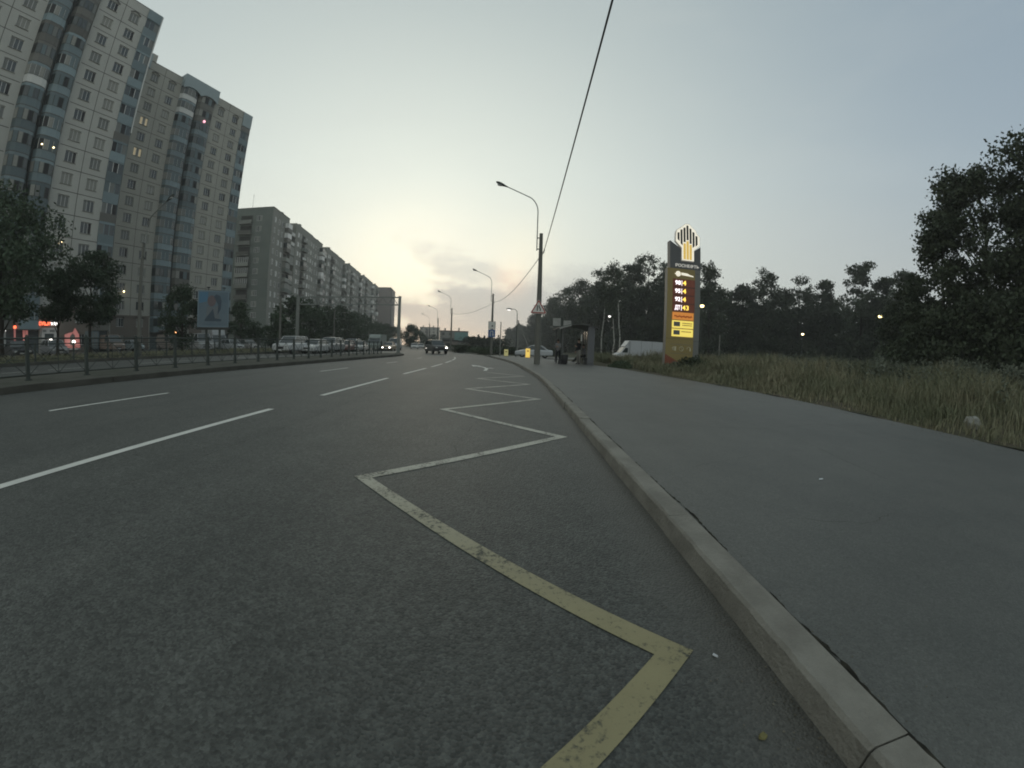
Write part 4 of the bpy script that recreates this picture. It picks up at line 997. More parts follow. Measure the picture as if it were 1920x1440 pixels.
# ------------------------------------------------------------------ tall grass and weeds on the right verge
def grass_field():
    g = np.random.default_rng(21); N0 = 300000
    x = 7.5 + g.uniform(0, 1, N0) ** 1.25 * 42; y = g.uniform(-6, 44, N0)
    edge = np.array([pavx(v) for v in np.clip(y, -20, 41)]); d = np.hypot(x, y); lx = x - edge
    clump = .5 + .5 * np.sin(x * 1.7 + 2 * np.sin(y * 1.1)) * np.sin(y * 1.3 + 1.7 * np.sin(x * .8)); patch = .5 + .5 * np.sin(x * .55 + 1.3) * np.sin(y * .43)
    pn = .5 + .5 * np.sin(x * .83 + 1.7 * np.sin(y * .37) + 1.1) * np.sin(y * .71 + 1.3 * np.sin(x * .53)); ed = .5 + .5 * np.sin(y * 5.3 + 2 * np.sin(y * 1.9))
    keep = (lx > -.10 + .75 * g.uniform(0, 1, N0) ** .7 * (1 - ed * .8)) & (g.uniform(0, 1, N0) < np.clip(.18 + .5 * clump + .5 * pn, 0, 1)) & ~((y > 30) & (x < 25) & (x > 8 + (y - 30) * .15)) 
    keep &= ~((lx > -1) & (y > 24.5) & (y < 30) & (x < 7.0))
    x, y, d, lx, clump, patch, pn = [v[keep] for v in (x, y, d, lx, clump, patch, pn)]; n = len(x)
    z = np.array([verge_z(a, c) for a, c in zip(x, y)])
    hgt = np.clip(.08 + np.maximum(lx, 0) * .16, .05, .58) * (.30 + .55 * clump + .65 * pn) * g.uniform(.5, 1.6, n) + .12 * patch * (lx > .6)
    wd = .0020 + .00075 * d * g.uniform(.5, 1.4, n); a = g.uniform(0, 2 * np.pi, n); bend = hgt * g.uniform(.1, .75, n); b_ = a + g.normal(size=n) * .5
    dx, dy = np.cos(a), np.sin(a); bx, by = np.cos(b_ + 1.57) * bend, np.sin(b_ + 1.57) * bend
    V = np.zeros((n, 5, 3)); V[:, 0] = np.stack([x - dx * wd, y - dy * wd, z - .02], 1); V[:, 1] = np.stack([x + dx * wd, y + dy * wd, z - .02], 1)
    V[:, 2] = np.stack([x + dx * wd * .8 + bx * .3, y + dy * wd * .8 + by * .3, z + hgt * .6], 1); V[:, 3] = np.stack([x - dx * wd * .8 + bx * .3, y - dy * wd * .8 + by * .3, z + hgt * .6], 1)
    V[:, 4] = np.stack([x + bx, y + by, z + hgt * (1 - .25 * (bend / hgt) ** 2)], 1)
    i = np.arange(n)[:, None] * 5; T = np.concatenate([i + [0, 1, 2], i + [0, 2, 3], i + [3, 2, 4]])
    link('tall_grass', np_mesh('tall_grass', V.reshape(-1, 3), T, F_GRASS), None, label='tall dry grass along the back edge of the pavement', cat='grass', kind='stuff')
    # stalky weeds with leaves, standing above the grass
    m = 5200; wx = 9.0 + g.uniform(0, 1, m) ** .9 * 26; wy = g.uniform(-3, 36, m); k = (g.uniform(0, 1, m) < np.clip((wx - 9) / 9, .12, 1)) & (wx - np.array([pavx(v) for v in np.clip(wy, -20, 41)]) > 1.6) & ~((wy > 28) & (wx < 25)) & ~((np.abs(wx - 10) < 1.8) & (wy < 22.2) & (wy > 6))
    wx, wy = wx[k], wy[k]; allP = []; st = []; SV = []; SF = []
    for a, c in zip(wx, wy):
        hh = g.uniform(.55, 1.25) * (1.0 if a > 12 else .75); zb = verge_z(a, c); nl = int(14 + 14 * g.random()); tt = g.uniform(.25, 1, nl)
        P = np.stack([a + g.normal(size=nl) * .10 * (1.4 - tt), c + g.normal(size=nl) * .10 * (1.4 - tt), zb + hh * tt], 1); allP.append(P)
        o = len(SV); w_ = .007; SV += [(a - w_, c, zb), (a + w_, c, zb), (a, c + .01, zb + hh)]; SF.append((o, o + 1, o + 2))
    P = np.concatenate(allP); V, F = leaf_quads(P, .11, g, aspect=.42)
    link('weeds', np_mesh('weeds', V, F, F_WEED), None, label='grey-green leafy weeds standing in the tall grass', cat='weeds', kind='stuff')
    link('weed_stalks', np_mesh('weed_stalks', SV, SF, F_WEED), None, label='thin weed stalks in the tall grass of the verge', cat='weeds', kind='stuff')
    # left grass strip
    n = 16000; y = g.uniform(2, 75, n); x = np.array([farx(v) for v in y]) - .5 - g.uniform(0, 8, n); hgt = g.uniform(.08, .34, n) * (.5 + np.abs(np.sin(x * 1.3 + y * .6)))
    P = np.stack([x, y, .12 + hgt * .5], 1); V, F = leaf_quads(P, .17, g, aspect=.3); V[:, 2] = (V[:, 2] - .12) * 1.3 + .12
    link('rough_grass', np_mesh('rough_grass', V, F, F_GRASS), None, label='rough grass growing on the strip beyond the opposite carriageway', cat='grass', kind='stuff')
grass_field()
# bush mound beside the price sign foot and behind the shelter
def low_bush(x, y, z, r, h, seed, label, fm=F_BIG, n=2600, leaf=.12):
    g = np.random.default_rng(seed); d = g.normal(size=(n, 3)); d /= np.linalg.norm(d, axis=1)[:, None]; d[:, 2] = np.abs(d[:, 2])
    lump = 1 + .25 * np.sin(d[:, 0] * 7 + seed) * np.cos(d[:, 1] * 6)
    P = d * (g.uniform(.3, 1, n) ** .5 * lump)[:, None] * [r, r, h]; V, F = leaf_quads(P, leaf, g); t = empty('bush', (x, y, z), label=label, cat='bush')
    link('foliage', np_mesh('foliage', V, F, fm), t); mb = MB()
    for q in range(7): a = g.uniform(0, 6.28); mb.tube([(0, 0, -.05), (r * .35 * math.cos(a), r * .35 * math.sin(a), h * .5), (r * .7 * math.cos(a), r * .7 * math.sin(a), h * .8)], [.02, .014, .006], BARK, 4)
    mb.build('stems', t)
low_bush(9.9, 20.2, .3, .95, .75, 1, 'low dark leafy bush at the foot of the price sign')
low_bush(8.9, 20.6, .2, .7, .45, 2, 'small greyish bush left of the price sign foot', F_WEED)
low_bush(15.2, 12.4, .35, 1.5, 1.15, 3, 'large grey-green bush rising from the grass right of the field', F_WEED, 4200)
low_bush(19.5, 11.2, .4, 1.7, 1.45, 4, 'grey-green shrub before the big oaks', F_WEED, 4600)
low_bush(17.6, 7.5, .4, 1.4, 1.25, 6, 'pale shrub near the right frame edge', F_WEED, 4200)
low_bush(7.0, 24.6, .1, .8, .38, 5, 'tuft of low green plants behind the shelter', F_BUSH)
low_bush(7.9, 26.2, .1, 1.0, .42, 7, 'rounded green weed clump between shelter and truck', F_BUSH)
# pale stone on the verge
def stone(x, y, z, r, label):
    g = np.random.default_rng(9); bm = bmesh.new(); bmesh.ops.create_icosphere(bm, subdivisions=3, radius=r)
    for v in bm.verts: v.co *= 1 + .16 * math.sin(v.co.x * 31) * math.cos(v.co.y * 27) + .08 * math.sin(v.co.z * 53 + 1); v.co.z *= .78
    me = bpy.data.meshes.new('stone'); bm.to_mesh(me); bm.free(); me.materials.append(mat('pale_stone', (.30, .30, .27), .9, .2, col2=(.20, .20, .18), vs=9, bump=.5, bs=40)); 
    for p in me.polygons: p.use_smooth = True
    link('stone', me, None, (x, y, z), label=label, cat='stone')
stone(8.7, 4.62, .24, .17, 'pale rounded stone in the grass near the right end of the pavement')
# ------------------------------------------------------------------ lamp posts with bent arms
ARMM = STEEL
def street_lamp(x, y, label, htop=7.9, arm_h=2.5, reach=2.35, base_r=.19, z=.15, rz=0, bracket=True, thin=False, wire_side=True, group='concrete lamp posts along the right kerb', head=1.0):
    t = empty('street_lamp', (x, y, z), rz, label=label, cat='street lamp', group=group)
    mb = MB(); mb.tube([(0, 0, -.1), (0, 0, htop * .5), (0, 0, htop)], [base_r, base_r * .8, base_r * .56], CONC_D, 10); mb.box(-.1, .1, -.1, .1, htop, htop + .03, STEEL_D); mb.build('pole', t)
    if bracket:
        mb = MB()
        for q in (htop - .25, htop - .95): mb.box(-.24, base_r * .5, -.03, .03, q - .025, q + .025, STEEL_D)
        mb.box(-.262, -.238, -.022, .022, htop - 1.0, htop - .2, STEEL_D); mb.build('bracket', t); mb = MB()
        mb.tube([(base_r * .3, 0, htop - 1.30), (base_r * .5 + .08, 0, htop - 1.18), (base_r * .5 + .12, 0, htop - 1.03)], .022, STEEL_D, 6); mb.build('hook', t); mb = MB(); mb.ball((base_r * .5 + .12, 0, htop - 1.0), .05, WHITE_S, 8, 5); mb.build('insulator', t)
    mb = MB(); pts = [(-.24, 0, htop - 1.05), (-.24, 0, htop - .2), (-.235, 0, htop + arm_h * .56)]
    for k in range(1, 9):
        a = k / 8; pts.append((-.235 - .9 * (1 - math.cos(a * R(62))), 0, htop + arm_h * .56 + 1.05 * math.sin(a * R(62))))
    ex, ez = pts[-1][0], pts[-1][2]; pts.append((-reach + .15, 0, ez + (reach + ex - .15) * .46))
    mb.tube(pts, .032, ARMM, 8); mb.build('arm', t)
    hx, hz = pts[-1][0], pts[-1][2]
    mb = MB(); L_ = .72 * head; ang = R(24)
    def T(u, v): return (hx - u * math.cos(ang) - v * math.sin(ang) * 0, hz + u * math.sin(ang) + v)
    prof = [(-.08, .045), (.08, .07), (.25, .115), (.45, .13), (.62, .10), (.72, .045)]
    vs = []; sg = 8
    for u, r_ in prof:
        px_, pz_ = T(u * head, 0)
        for k in range(sg): a = 2 * math.pi * k / sg; vs.append((px_, r_ * head * 1.15 * math.cos(a), pz_ + r_ * head * .85 * math.sin(a)))
    fs = [(i * sg + k, i * sg + (k + 1) % sg, (i + 1) * sg + (k + 1) % sg, (i + 1) * sg + k) for i in range(len(prof) - 1) for k in range(sg)]
    mb.add(vs, fs, STEEL_D, True); mb.add(vs[:sg], [tuple(range(sg))], STEEL_D); mb.add(vs[-sg:], [tuple(range(sg))], STEEL_D)
    hd = mb.build('lamp_head', t)
    mb = MB(); px_, pz_ = T(.38 * head, -.055 * head); mb.ball((px_, 0, pz_), .17 * head, CLEAR, 10, 7, (1.35, .62, .5)); mb.build('lens', hd)
    return t
SL = [(1.5, 23.6, 'nearest concrete lamp post with bent arm, carrying the triangular sign', .19), (-2.75, 52.0, 'second lamp post of the row, carrying the white and blue square signs', .19), (-11.5, 73.5, 'third lamp post of the row, before the grey and teal building', .18), (-19.3, 101, 'fourth lamp post of the row, small in the distance', .18), (-27.2, 128, 'fifth and farthest lamp post with a tiny arm', .18)]
lamps = [street_lamp(x, y, lb, base_r=r) for x, y, lb, r in SL]
lamps[0].rotation_euler = (0, R(.0), 0)
# lamp on the central reservation and behind
street_lamp(-25.9, 20.9, 'grey concrete lamp post on the far side of the road, rising before the second tower', htop=7.9, arm_h=1.7, reach=2.6, base_r=.17, group=None, rz=R(172), bracket=True)
# opposite side poles
def mast(x, y, h, r, label, z=.1, m=CONC_D, arm=None):
    t = empty('mast', (x, y, z), label=label, cat='pole'); mb = MB(); mb.tube([(0, 0, -.1), (0, 0, h)], [r, r * .7], m, 8); mb.build('pole', t)
    mb = MB(); mb.box(-r * .9, r * .9, -r * .9, r * .9, h, h + .08, STEEL_D)
    if arm: mb.tube([(0, 0, h - .3), (arm, 0, h - .1)], .03, STEEL_D, 6)
    mb.build('pole_cap', t); return t
mast(*pol(-32.95, 47), 6.1, .15, 'bare grey pole left of the gantry, in front of the slab block')
mast(*pol(-25.5, 58), 5.6, .12, 'thin grey pole behind the middle of the gantry')
mast(*pol(-20.6, 70), 3.0, .14, 'short grey post between parked cars and the small truck')
# gantry over the opposite carriageway
def gantry():
    a, c = Vector((*pol(-30.6, 45), 0)), Vector((*pol(-16.4, 42), 0)); t = empty('sign_gantry', (a.x, a.y, .1), label='grey steel gantry spanning the opposite carriageway', cat='gantry'); d = c - a; L_ = d.length; t.rotation_euler = (0, 0, math.atan2(d.y, d.x))
    hz = 6.0
    for x in (0, L_):
        mb = MB(); mb.box(x - .16, x + .16, -.16, .16, -.1, hz, STEEL, tx=.03, ty=.03); mb.box(x - .3, x + .3, -.3, .3, -.1, .12, CONC); mb.build('post', t)
    mb = MB(); 
    for z in (hz - .14, hz - .92): mb.box(.14, L_ - .14, -.06, .06, z - .06, z + .06, STEEL)
    n = 10
    for i in range(n):
        x0, x1 = .2 + (L_ - .4) * i / n, .2 + (L_ - .4) * (i + 1) / n; xm = (x0 + x1) / 2
        mb.tube([(x0, 0, hz - .9), (xm, 0, hz - .16)], .03, STEEL, 5); mb.tube([(xm, 0, hz - .16), (x1, 0, hz - .9)], .03, STEEL, 5)
    mb.build('crossbeam', t)
gantry()
# wires
WIRE = mat('black_cable', (.03, .03, .03), .6, .3)
def wire(p, q, sag, r, label):
    p, q = Vector(p), Vector(q); pts = [(p + (q - p) * t) - Vector((0, 0, sag * 4 * t * (1 - t))) for t in [i / 24 for i in range(25)]]
    o = pts[0].copy(); mb = MB(); mb.tube([v - o for v in pts], r, WIRE, 5); return mb.build('overhead_cable', loc=tuple(o), label=label, cat='cable')
wz = 7.02
wire((1.45, -3.5, 7.95), (1.5 + .2, 23.6, wz), .25, .021, 'black overhead cable running up from the nearest lamp post over the viewer')
wire((1.5 + .2, 23.6, wz), (-2.75 + .3, 52, wz), .75, .021, 'black overhead cable sagging between the first and second lamp posts')
wire((-2.75 + .3, 52, wz), (-11.5 + .3, 73.5, wz), .6, .02, 'thin overhead cable between the second and third lamp posts')

# ------------------------------------------------------------------ traffic signs
SGW = mat('sign_white', (.62, .61, .58), .5, .4, var=.05, vs=4); SGR = mat('sign_red', (.34, .06, .05), .5, .4); SGB = mat('sign_blue', (.05, .11, .27), .5, .4); SGK = mat('sign_black', (.03, .03, .03), .6, .3)
def rtri(s, r, z0=0):
    """rounded triangle outline, side s"""
    h = s * math.sqrt(3) / 2; cs = [(-s / 2 + r * 1.7, r), (s / 2 - r * 1.7, r), (0, h - 2 * r)]; pts = []
    for (cx_, cz), a0 in zip(cs, (150, 270, 30)):
        for k in range(5): a = R(a0 + 30 * k); pts.append((cx_ + r * math.cos(a), z0 + cz + r * math.sin(a)))
    return pts
t = empty('warning_sign', (1.47, 23.36, 3.16), R(0), label='triangular road-narrows warning sign on the nearest lamp post', cat='road sign')
mb = MB(); mb.prism(rtri(1.0, .045), 0, .03, SGW); mb.build('plate', t)
mb = MB(); mb.prism(rtri(.94, .04, .02), -.006, 0, SGR); bo = mb.build('border', t)
mb = MB(); mb.prism(rtri(.72, .02, .085), -.011, -.006, SGW); mb.build('face', t)
mb = MB(); mb.box(-.105, -.045, -.016, -.011, .16, .50, SGK); mb.prism([(.135, .16), (.075, .16), (.075, .27), (.0, .38), (.0, .50), (.055, .50), (.055, .40), (.135, .29)], -.016, -.011, SGK); mb.build('symbol', t)
mb = MB(); mb.box(-.3, .3, .03, .06, .1, .13, STEEL_D); mb.box(-.3, .3, .03, .06, .45, .48, STEEL_D); mb.build('clamp', t)
t = empty('information_sign', (-2.75, 51.72, 3.45), label='white square sign with a small black mark on the second lamp post', cat='road sign')
mb = MB(); mb.box(-.42, .42, 0, .04, 0, .92, SGW); mb.box(-.47, .47, .005, .045, -.04, .96, SGK); mb.build('plate', t)
mb = MB(); mb.box(-.04, .14, -.01, 0, .28, .42, SGK); mb.box(.0, .1, -.01, 0, .42, .50, SGK); mb.build('symbol', t)
t = empty('direction_sign', (-2.75, 51.70, 2.35), label='blue square U-turn sign below the white sign on the second lamp post', cat='road sign')
mb = MB(); mb.box(-.47, .47, 0, .04, 0, 1.0, SGB); mb.build('plate', t)
mb = MB(); pts = [(-.17, .12), (-.17, .62)] + [(-.17 * math.cos(a) if False else -.17 * math.cos(a), .62 + .17 * math.sin(a)) for a in [R(22.5 * k) for k in range(1, 8)]] + [(.17, .62), (.17, .36)]
P3 = [(x, -.012, z) for x, z in pts]; mb.tube(P3, .05, SGW, 6); mb.add([(.04, -.03, .38), (.30, -.03, .38), (.17, -.03, .12)], [(0, 1, 2)], SGW); mb.build('symbol', t)
# bus stop sign post
t = empty('stop_signpost', (3.35, 27.2, .15), label='grey post with two square pale bus-stop plates left of the shelter', cat='signpost')
mb = MB(); mb.tube([(0, 0, 0), (0, 0, 3.15)], .05, STEEL_D, 8); mb.build('pole', t)
BSP = mat('bus_stop_plate', (.33, .34, .32), .7, .3, col2=(.27, .27, .255), vs=2)
for xx in (-.62, .12): mb = MB(); mb.box(xx, xx + .54, -.03, 0, 2.55 if xx < 0 else 2.42, 3.09 if xx < 0 else 2.96, BSP); mb.box(xx - .02, xx + .56, .0, .02, 2.53 if xx < 0 else 2.40, 3.11 if xx < 0 else 2.98, STEEL_D); mb.build('plate', t)

# ------------------------------------------------------------------ bus shelter
SHM = mat('shelter_steel', (.085, .09, .09), .55, .4); SHP = mat('shelter_panel', (.12, .125, .135), .6, .3, var=.15, vs=2); SHG = mat('shelter_glass', (.05, .055, .055), .15, .6)
_n = SHG.node_tree; _p = _n.nodes['Principled BSDF']; _p.inputs['Alpha'].default_value = .35
def shelter():
    t = empty('bus_shelter', (3.25, 25.6, .15), label='dark open bus shelter with a curved roof on the right pavement', cat='bus shelter')
    W_, L_ = 2.05, 4.0                                     # across, along the road
    mb = MB(); prof = [(-.25 + (W_ + .55) * k / 10, 2.30 + .34 * math.sin(math.pi * (.06 + .78 * k / 10)) - .05 * (k / 10)) for k in range(11)]
    for (xa, za), (xb, zb) in zip(prof[:-1], prof[1:]): mb.prism([(xa, za), (xb, zb), (xb, zb + .05), (xa, za + .05)], -.15, L_ + .15, SHM)
    mb.build('roof', t)
    mb = MB(); mb.prism([prof[0], prof[1], prof[2], prof[3], (prof[3][0], prof[3][1] - .05), (prof[2][0], prof[2][1] - .08), (prof[1][0], prof[1][1] - .1), (prof[0][0], prof[0][1] - .12)], -.19, -.152, BSP); mb.build('roof_edge', t)
    for x, y in ((0, 0), (0, L_), (W_, L_)): mb = MB(); mb.box(x - .04, x + .04, y - .04, y + .04, 0, 2.4, SHM); mb.build('post', t)
    mb = MB(); mb.box(W_ - .38, W_ + .06, -.02, .08, 0, 2.52, SHP); mb.box(W_ - .38, W_ + .06, -.04, -.02, .1, .14, SHM); mb.build('side_panel', t)
    mb = MB(); mb.box(W_ + .0, W_ + .06, .09, L_ - .05, .1, 2.3, SHG)
    for k in range(1, 4): mb.box(W_ - .03, W_, L_ * k / 4 - .03, L_ * k / 4 + .03, 0, 2.4, SHM)
    mb.build('back_wall', t)
    mb = MB(); mb.box(W_ - .55, W_ - .12, .5, L_ - .4, .42, .47, SHM); 
    for y in (.7, L_ - .6): mb.box(W_ - .5, W_ - .2, y - .03, y + .03, 0, .42, SHM)
    mb.build('bench', t)
    mb = MB(); mb.box(W_ - .78, W_ - .72, .35, .42, 1.55, 2.0, SGW); mb.box(W_ - .77, W_ - .73, .36, .41, 2.0, 2.35, SHM); mb.build('notice', t)
shelter()
t = empty('litter_bin', (3.42, 25.55, .15), label='dark round litter bin at the left post of the shelter', cat='litter bin')
mb = MB(); mb.tube([(0, 0, 0), (0, 0, .1), (0, 0, .58), (0, 0, .62)], [.15, .19, .24, .2], BLACK, 12); mb.build('body', t)
mb = MB(); mb.tube([(0, 0, .60), (0, 0, .64)], [.25, .25], SHM, 12); mb.build('rim', t)

# ------------------------------------------------------------------ people
SKIN = mat('skin', (.32, .21, .16), .6, .3)
def cloth(n, c): return mat('cloth_' + n, c, .9, .1, var=.15, vs=8)
def person(loc, rz, J, mats, label, hair=(.03, .025, .02), s=1.0):
    """J: joints dict; grows one continuous skin; faces coloured by the body region they belong to"""
    E_ = [('pel', 'waist'), ('waist', 'chest'), ('chest', 'neck'), ('neck', 'head0'), ('head0', 'head1')]
    Rr = dict(pel=.135, waist=.125, chest=.155, neck=.055, head0=.08, head1=.095, shL=.065, shR=.065, elL=.045, elR=.045, wrL=.03, wrR=.03, haL=.034, haR=.034, hipL=.095, hipR=.095, knL=.062, knR=.062, anL=.04, anR=.04, toL=.035, toR=.035)
    E_ += [('chest', 'sh' + k) for k in 'LR'] + [('sh' + k, 'el' + k) for k in 'LR'] + [('el' + k, 'wr' + k) for k in 'LR'] + [('wr' + k, 'ha' + k) for k in 'LR'] + [('pel', 'hip' + k) for k in 'LR'] + [('hip' + k, 'kn' + k) for k in 'LR'] + [('kn' + k, 'an' + k) for k in 'LR'] + [('an' + k, 'to' + k) for k in 'LR']
    J = {k: Vector(v) for k, v in J.items()}; names = list(Rr); 
    me = bpy.data.meshes.new('person'); V = [J[n] for n in names]; ed = [(names.index(a), names.index(c)) for a, c in E_]; rad = [Rr[n] for n in names]
    for k in 'LR':
        w_, h_ = J['wr' + k], J['ha' + k]; d = (h_ - w_).normalized(); sd = d.cross(Vector((0, 1, 0))); sd = sd.normalized() if sd.length > .1 else Vector((1, 0, 0))
        for f_, (off, ln) in enumerate(((-.027, .065), (-.009, .08), (.009, .075), (.027, .06), (.045, .045))):
            b0 = h_ + sd * off * (1 if f_ < 4 else .9) + d * (.03 if f_ < 4 else -.01); tip = b0 + d * ln + Vector((0, -.012, 0)) + (sd * .02 if f_ == 4 else Vector())
            V += [b0, tip]; rad += [.011, .009]; n0 = len(V) - 2; ed += [(names.index('ha' + k), n0), (n0, n0 + 1)]
    me.from_pydata(V, ed, []); o = bpy.data.objects.new('person', me); COL.objects.link(o)
    md = o.modifiers.new('s', 'SKIN'); md.use_smooth_shade = True; me.skin_vertices[0].data[0].use_root = True
    for i, r_ in enumerate(rad): me.skin_vertices[0].data[i].radius = (r_, r_ * (.8 if i in (0, 1, 2) else 1))
    o.modifiers.new('d', 'SUBSURF').render_levels = 1
    bpy.context.view_layer.update(); m2 = bpy.data.meshes.new_from_object(o.evaluated_get(bpy.context.evaluated_depsgraph_get())); bpy.data.objects.remove(o)
    m2.name = 'person'; m2.materials.clear()
    for m_ in mats: m2.materials.append(m_)          # skin, top, trousers, shoes
    segs = [('pel', 'waist', 1), ('waist', 'chest', 1), ('neck', 'head1', 0), ('head0', 'head1', 0), ('chest', 'neck', 1)] + sum([[('sh' + k, 'el' + k, 1), ('el' + k, 'wr' + k, 1), ('wr' + k, 'ha' + k, 0), ('hip' + k, 'kn' + k, 2), ('kn' + k, 'an' + k, 2), ('an' + k, 'to' + k, 3), ('pel', 'hip' + k, 2), ('chest', 'sh' + k, 1)] for k in 'LR'], [])
    for p in m2.polygons:
        c = p.center; best = 9; bi = 0
        for a, q, k in segs:
            A, B_ = J[a], J[q]; d = B_ - A; u = min(max((c - A).dot(d) / max(d.length_squared, 1e-6), 0), 1); e = (c - A - d * u).length
            if e < best: best = e; bi = k
        p.material_index = bi
    ob = link('person', m2, None, loc, rz, label=label, cat='person'); ob.scale = (s,) * 3
    h = J['head1']; hm = mat('hair_%d' % int(hair[0] * 1000), hair, .8, .2); mb = MB(); mb.ball((h.x, h.y + .018, h.z + .022), .108, hm, 12, 8, (.95, 1.0, .92)); link('hair', mb.mesh('hair'), ob)
    fc = MB(); c = (J['head0'] + h) / 2 + Vector((0, 0, .02))
    fc.ball((c.x, c.y - .098, c.z), .017, SKIN, 6, 4, (.8, 1, 1.3))
    for sx in (-1, 1): fc.ball((c.x + sx * .034, c.y - .085, c.z + .028), .010, BLACK, 6, 4); fc.ball((c.x + sx * .094, c.y + .01, c.z + .01), .024, SKIN, 6, 4, (.4, .7, 1.2))
    fc.ball((c.x, c.y - .088, c.z - .04), .018, SGR, 6, 4, (1.2, .4, .35)); link('face', fc.mesh('face'), ob)
    return ob
ST = dict(pel=(0, 0, .93), waist=(0, 0, 1.08), chest=(0, .01, 1.32), neck=(0, .01, 1.47), head0=(0, -.01, 1.56), head1=(0, -.015, 1.67), shL=(-.18, .01, 1.40), shR=(.18, .01, 1.40), elL=(-.24, .03, 1.13), elR=(.25, .02, 1.13), wrL=(-.24, -.06, .90), wrR=(.23, -.10, .92), haL=(-.24, -.08, .84), haR=(.22, -.14, .87),
          hipL=(-.09, 0, .90), hipR=(.09, 0, .90), knL=(-.10, -.02, .49), knR=(.11, -.01, .49), anL=(-.11, .02, .08), anR=(.12, .02, .08), toL=(-.12, -.13, .04), toR=(.14, -.13, .04))
p1 = dict(ST); p1.update(head0=(0, -.05, 1.55), head1=(0, -.08, 1.65), chest=(0, -.02, 1.31), elR=(.2, -.12, 1.12), wrR=(.1, -.26, 1.18), haR=(.06, -.31, 1.22), elL=(-.2, -.1, 1.12), wrL=(-.08, -.24, 1.16), haL=(-.04, -.28, 1.19))
person((3.02, 25.9, .15), R(-25), p1, [SKIN, cloth('pale', (.18, .18, .18)), cloth('dark', (.03, .03, .035)), BLACK], 'person in a pale top and dark trousers with bowed head left of the litter bin', s=.92)
sit = dict(pel=(0, 0, .55), waist=(0, .02, .70), chest=(0, -.02, .95), neck=(0, -.05, 1.09), head0=(0, -.09, 1.17), head1=(0, -.11, 1.28), shL=(-.18, -.03, 1.02), shR=(.18, -.03, 1.02), elL=(-.23, -.12, .78), elR=(.23, -.12, .78), wrL=(-.12, -.32, .70), wrR=(.12, -.32, .70), haL=(-.07, -.37, .71), haR=(.07, -.37, .71),
           hipL=(-.1, -.03, .53), hipR=(.1, -.03, .53), knL=(-.13, -.44, .52), knR=(.14, -.44, .52), anL=(-.14, -.82, .14), anR=(.13, -.78, .12), toL=(-.15, -.93, .16), toR=(.15, -.90, .10))
person((4.92, 26.6, .15), R(-90), sit, [SKIN, cloth('grey', (.16, .16, .17)), cloth('dark', (.03, .03, .035)), mat('pale_shoe', (.4, .4, .4), .6)], 'person sitting on the shelter bench with legs stretched toward the road')
p3_ = dict(ST); p3_.update(elR=(.22, -.08, 1.15), wrR=(.14, -.28, 1.2), haR=(.1, -.33, 1.24))
person((4.42, 26.1, .15), R(-60), p3_, [SKIN, cloth('black', (.02, .02, .022)), cloth('light', (.24, .23, .21)), BLACK], 'person in a dark jacket and light trousers standing inside the shelter by its end panel', s=.97)
t = empty('bag', (3.14, 25.62, .15), label='small black bag on the pavement at the feet of the standing person', cat='bag')
mb = MB(); mb.box(-.14, .14, -.1, .1, 0, .30, BLACK, tx=.03, ty=.02); mb.build('body', t); mb = MB(); mb.tube([(-.08, 0, .29), (-.06, 0, .40), (.06, 0, .40), (.08, 0, .29)], .012, BLACK, 5); mb.build('handle', t)

# ------------------------------------------------------------------ filling-station price sign
SG = mat('stele_grey', (.085, .09, .098), .45, .4, var=.08, vs=.8); SY = mat('stele_gold', (.265, .205, .078), .5, .4, var=.08, vs=.8); SR = mat('stele_red', (.22, .07, .04), .5, .4)
SGL = mat('stele_side_grey', (.15, .155, .15), .45, .4)
LW = mat('logo_white_lit', (.7, .68, .6), .5, .3, emit=(1, .93, .76), es=.62); LWS = mat('logo_rim', (.52, .51, .47), .5, .3, emit=(1, .95, .85), es=.10); LK = mat('logo_black', (.035, .035, .035), .5, .3); LY = mat('logo_gold_lit', (.6, .42, .1), .5, .3, emit=(1, .66, .16), es=.42)
SCR = mat('price_screen', (.02, .012, .012), .35, .4, emit=(1, .22, .08), es=.06); DIG = mat('digit_amber', (.9, .6, .1), .5, .3, emit=(1, .70, .12), es=1.25); DIW = mat('digit_white', (.9, .85, .9), .5, .3, emit=(1, .90, .94), es=1.5)
PO = mat('panel_orange_lit', (.5, .2, .05), .5, .3, emit=(1, .36, .07), es=.38); PY = mat('panel_yellow_lit', (.6, .5, .12), .5, .3, emit=(1, .78, .16), es=.68); TXR = mat('text_red', (.40, .03, .01), .5, .3); TXB = mat('text_brown', (.20, .15, .03), .6, .2); ICO = mat('icon_pale', (.6, .56, .4), .5, .3)
TXT = mat('name_letters', (.5, .5, .48), .5, .3, emit=(1, .95, .85), es=.25)
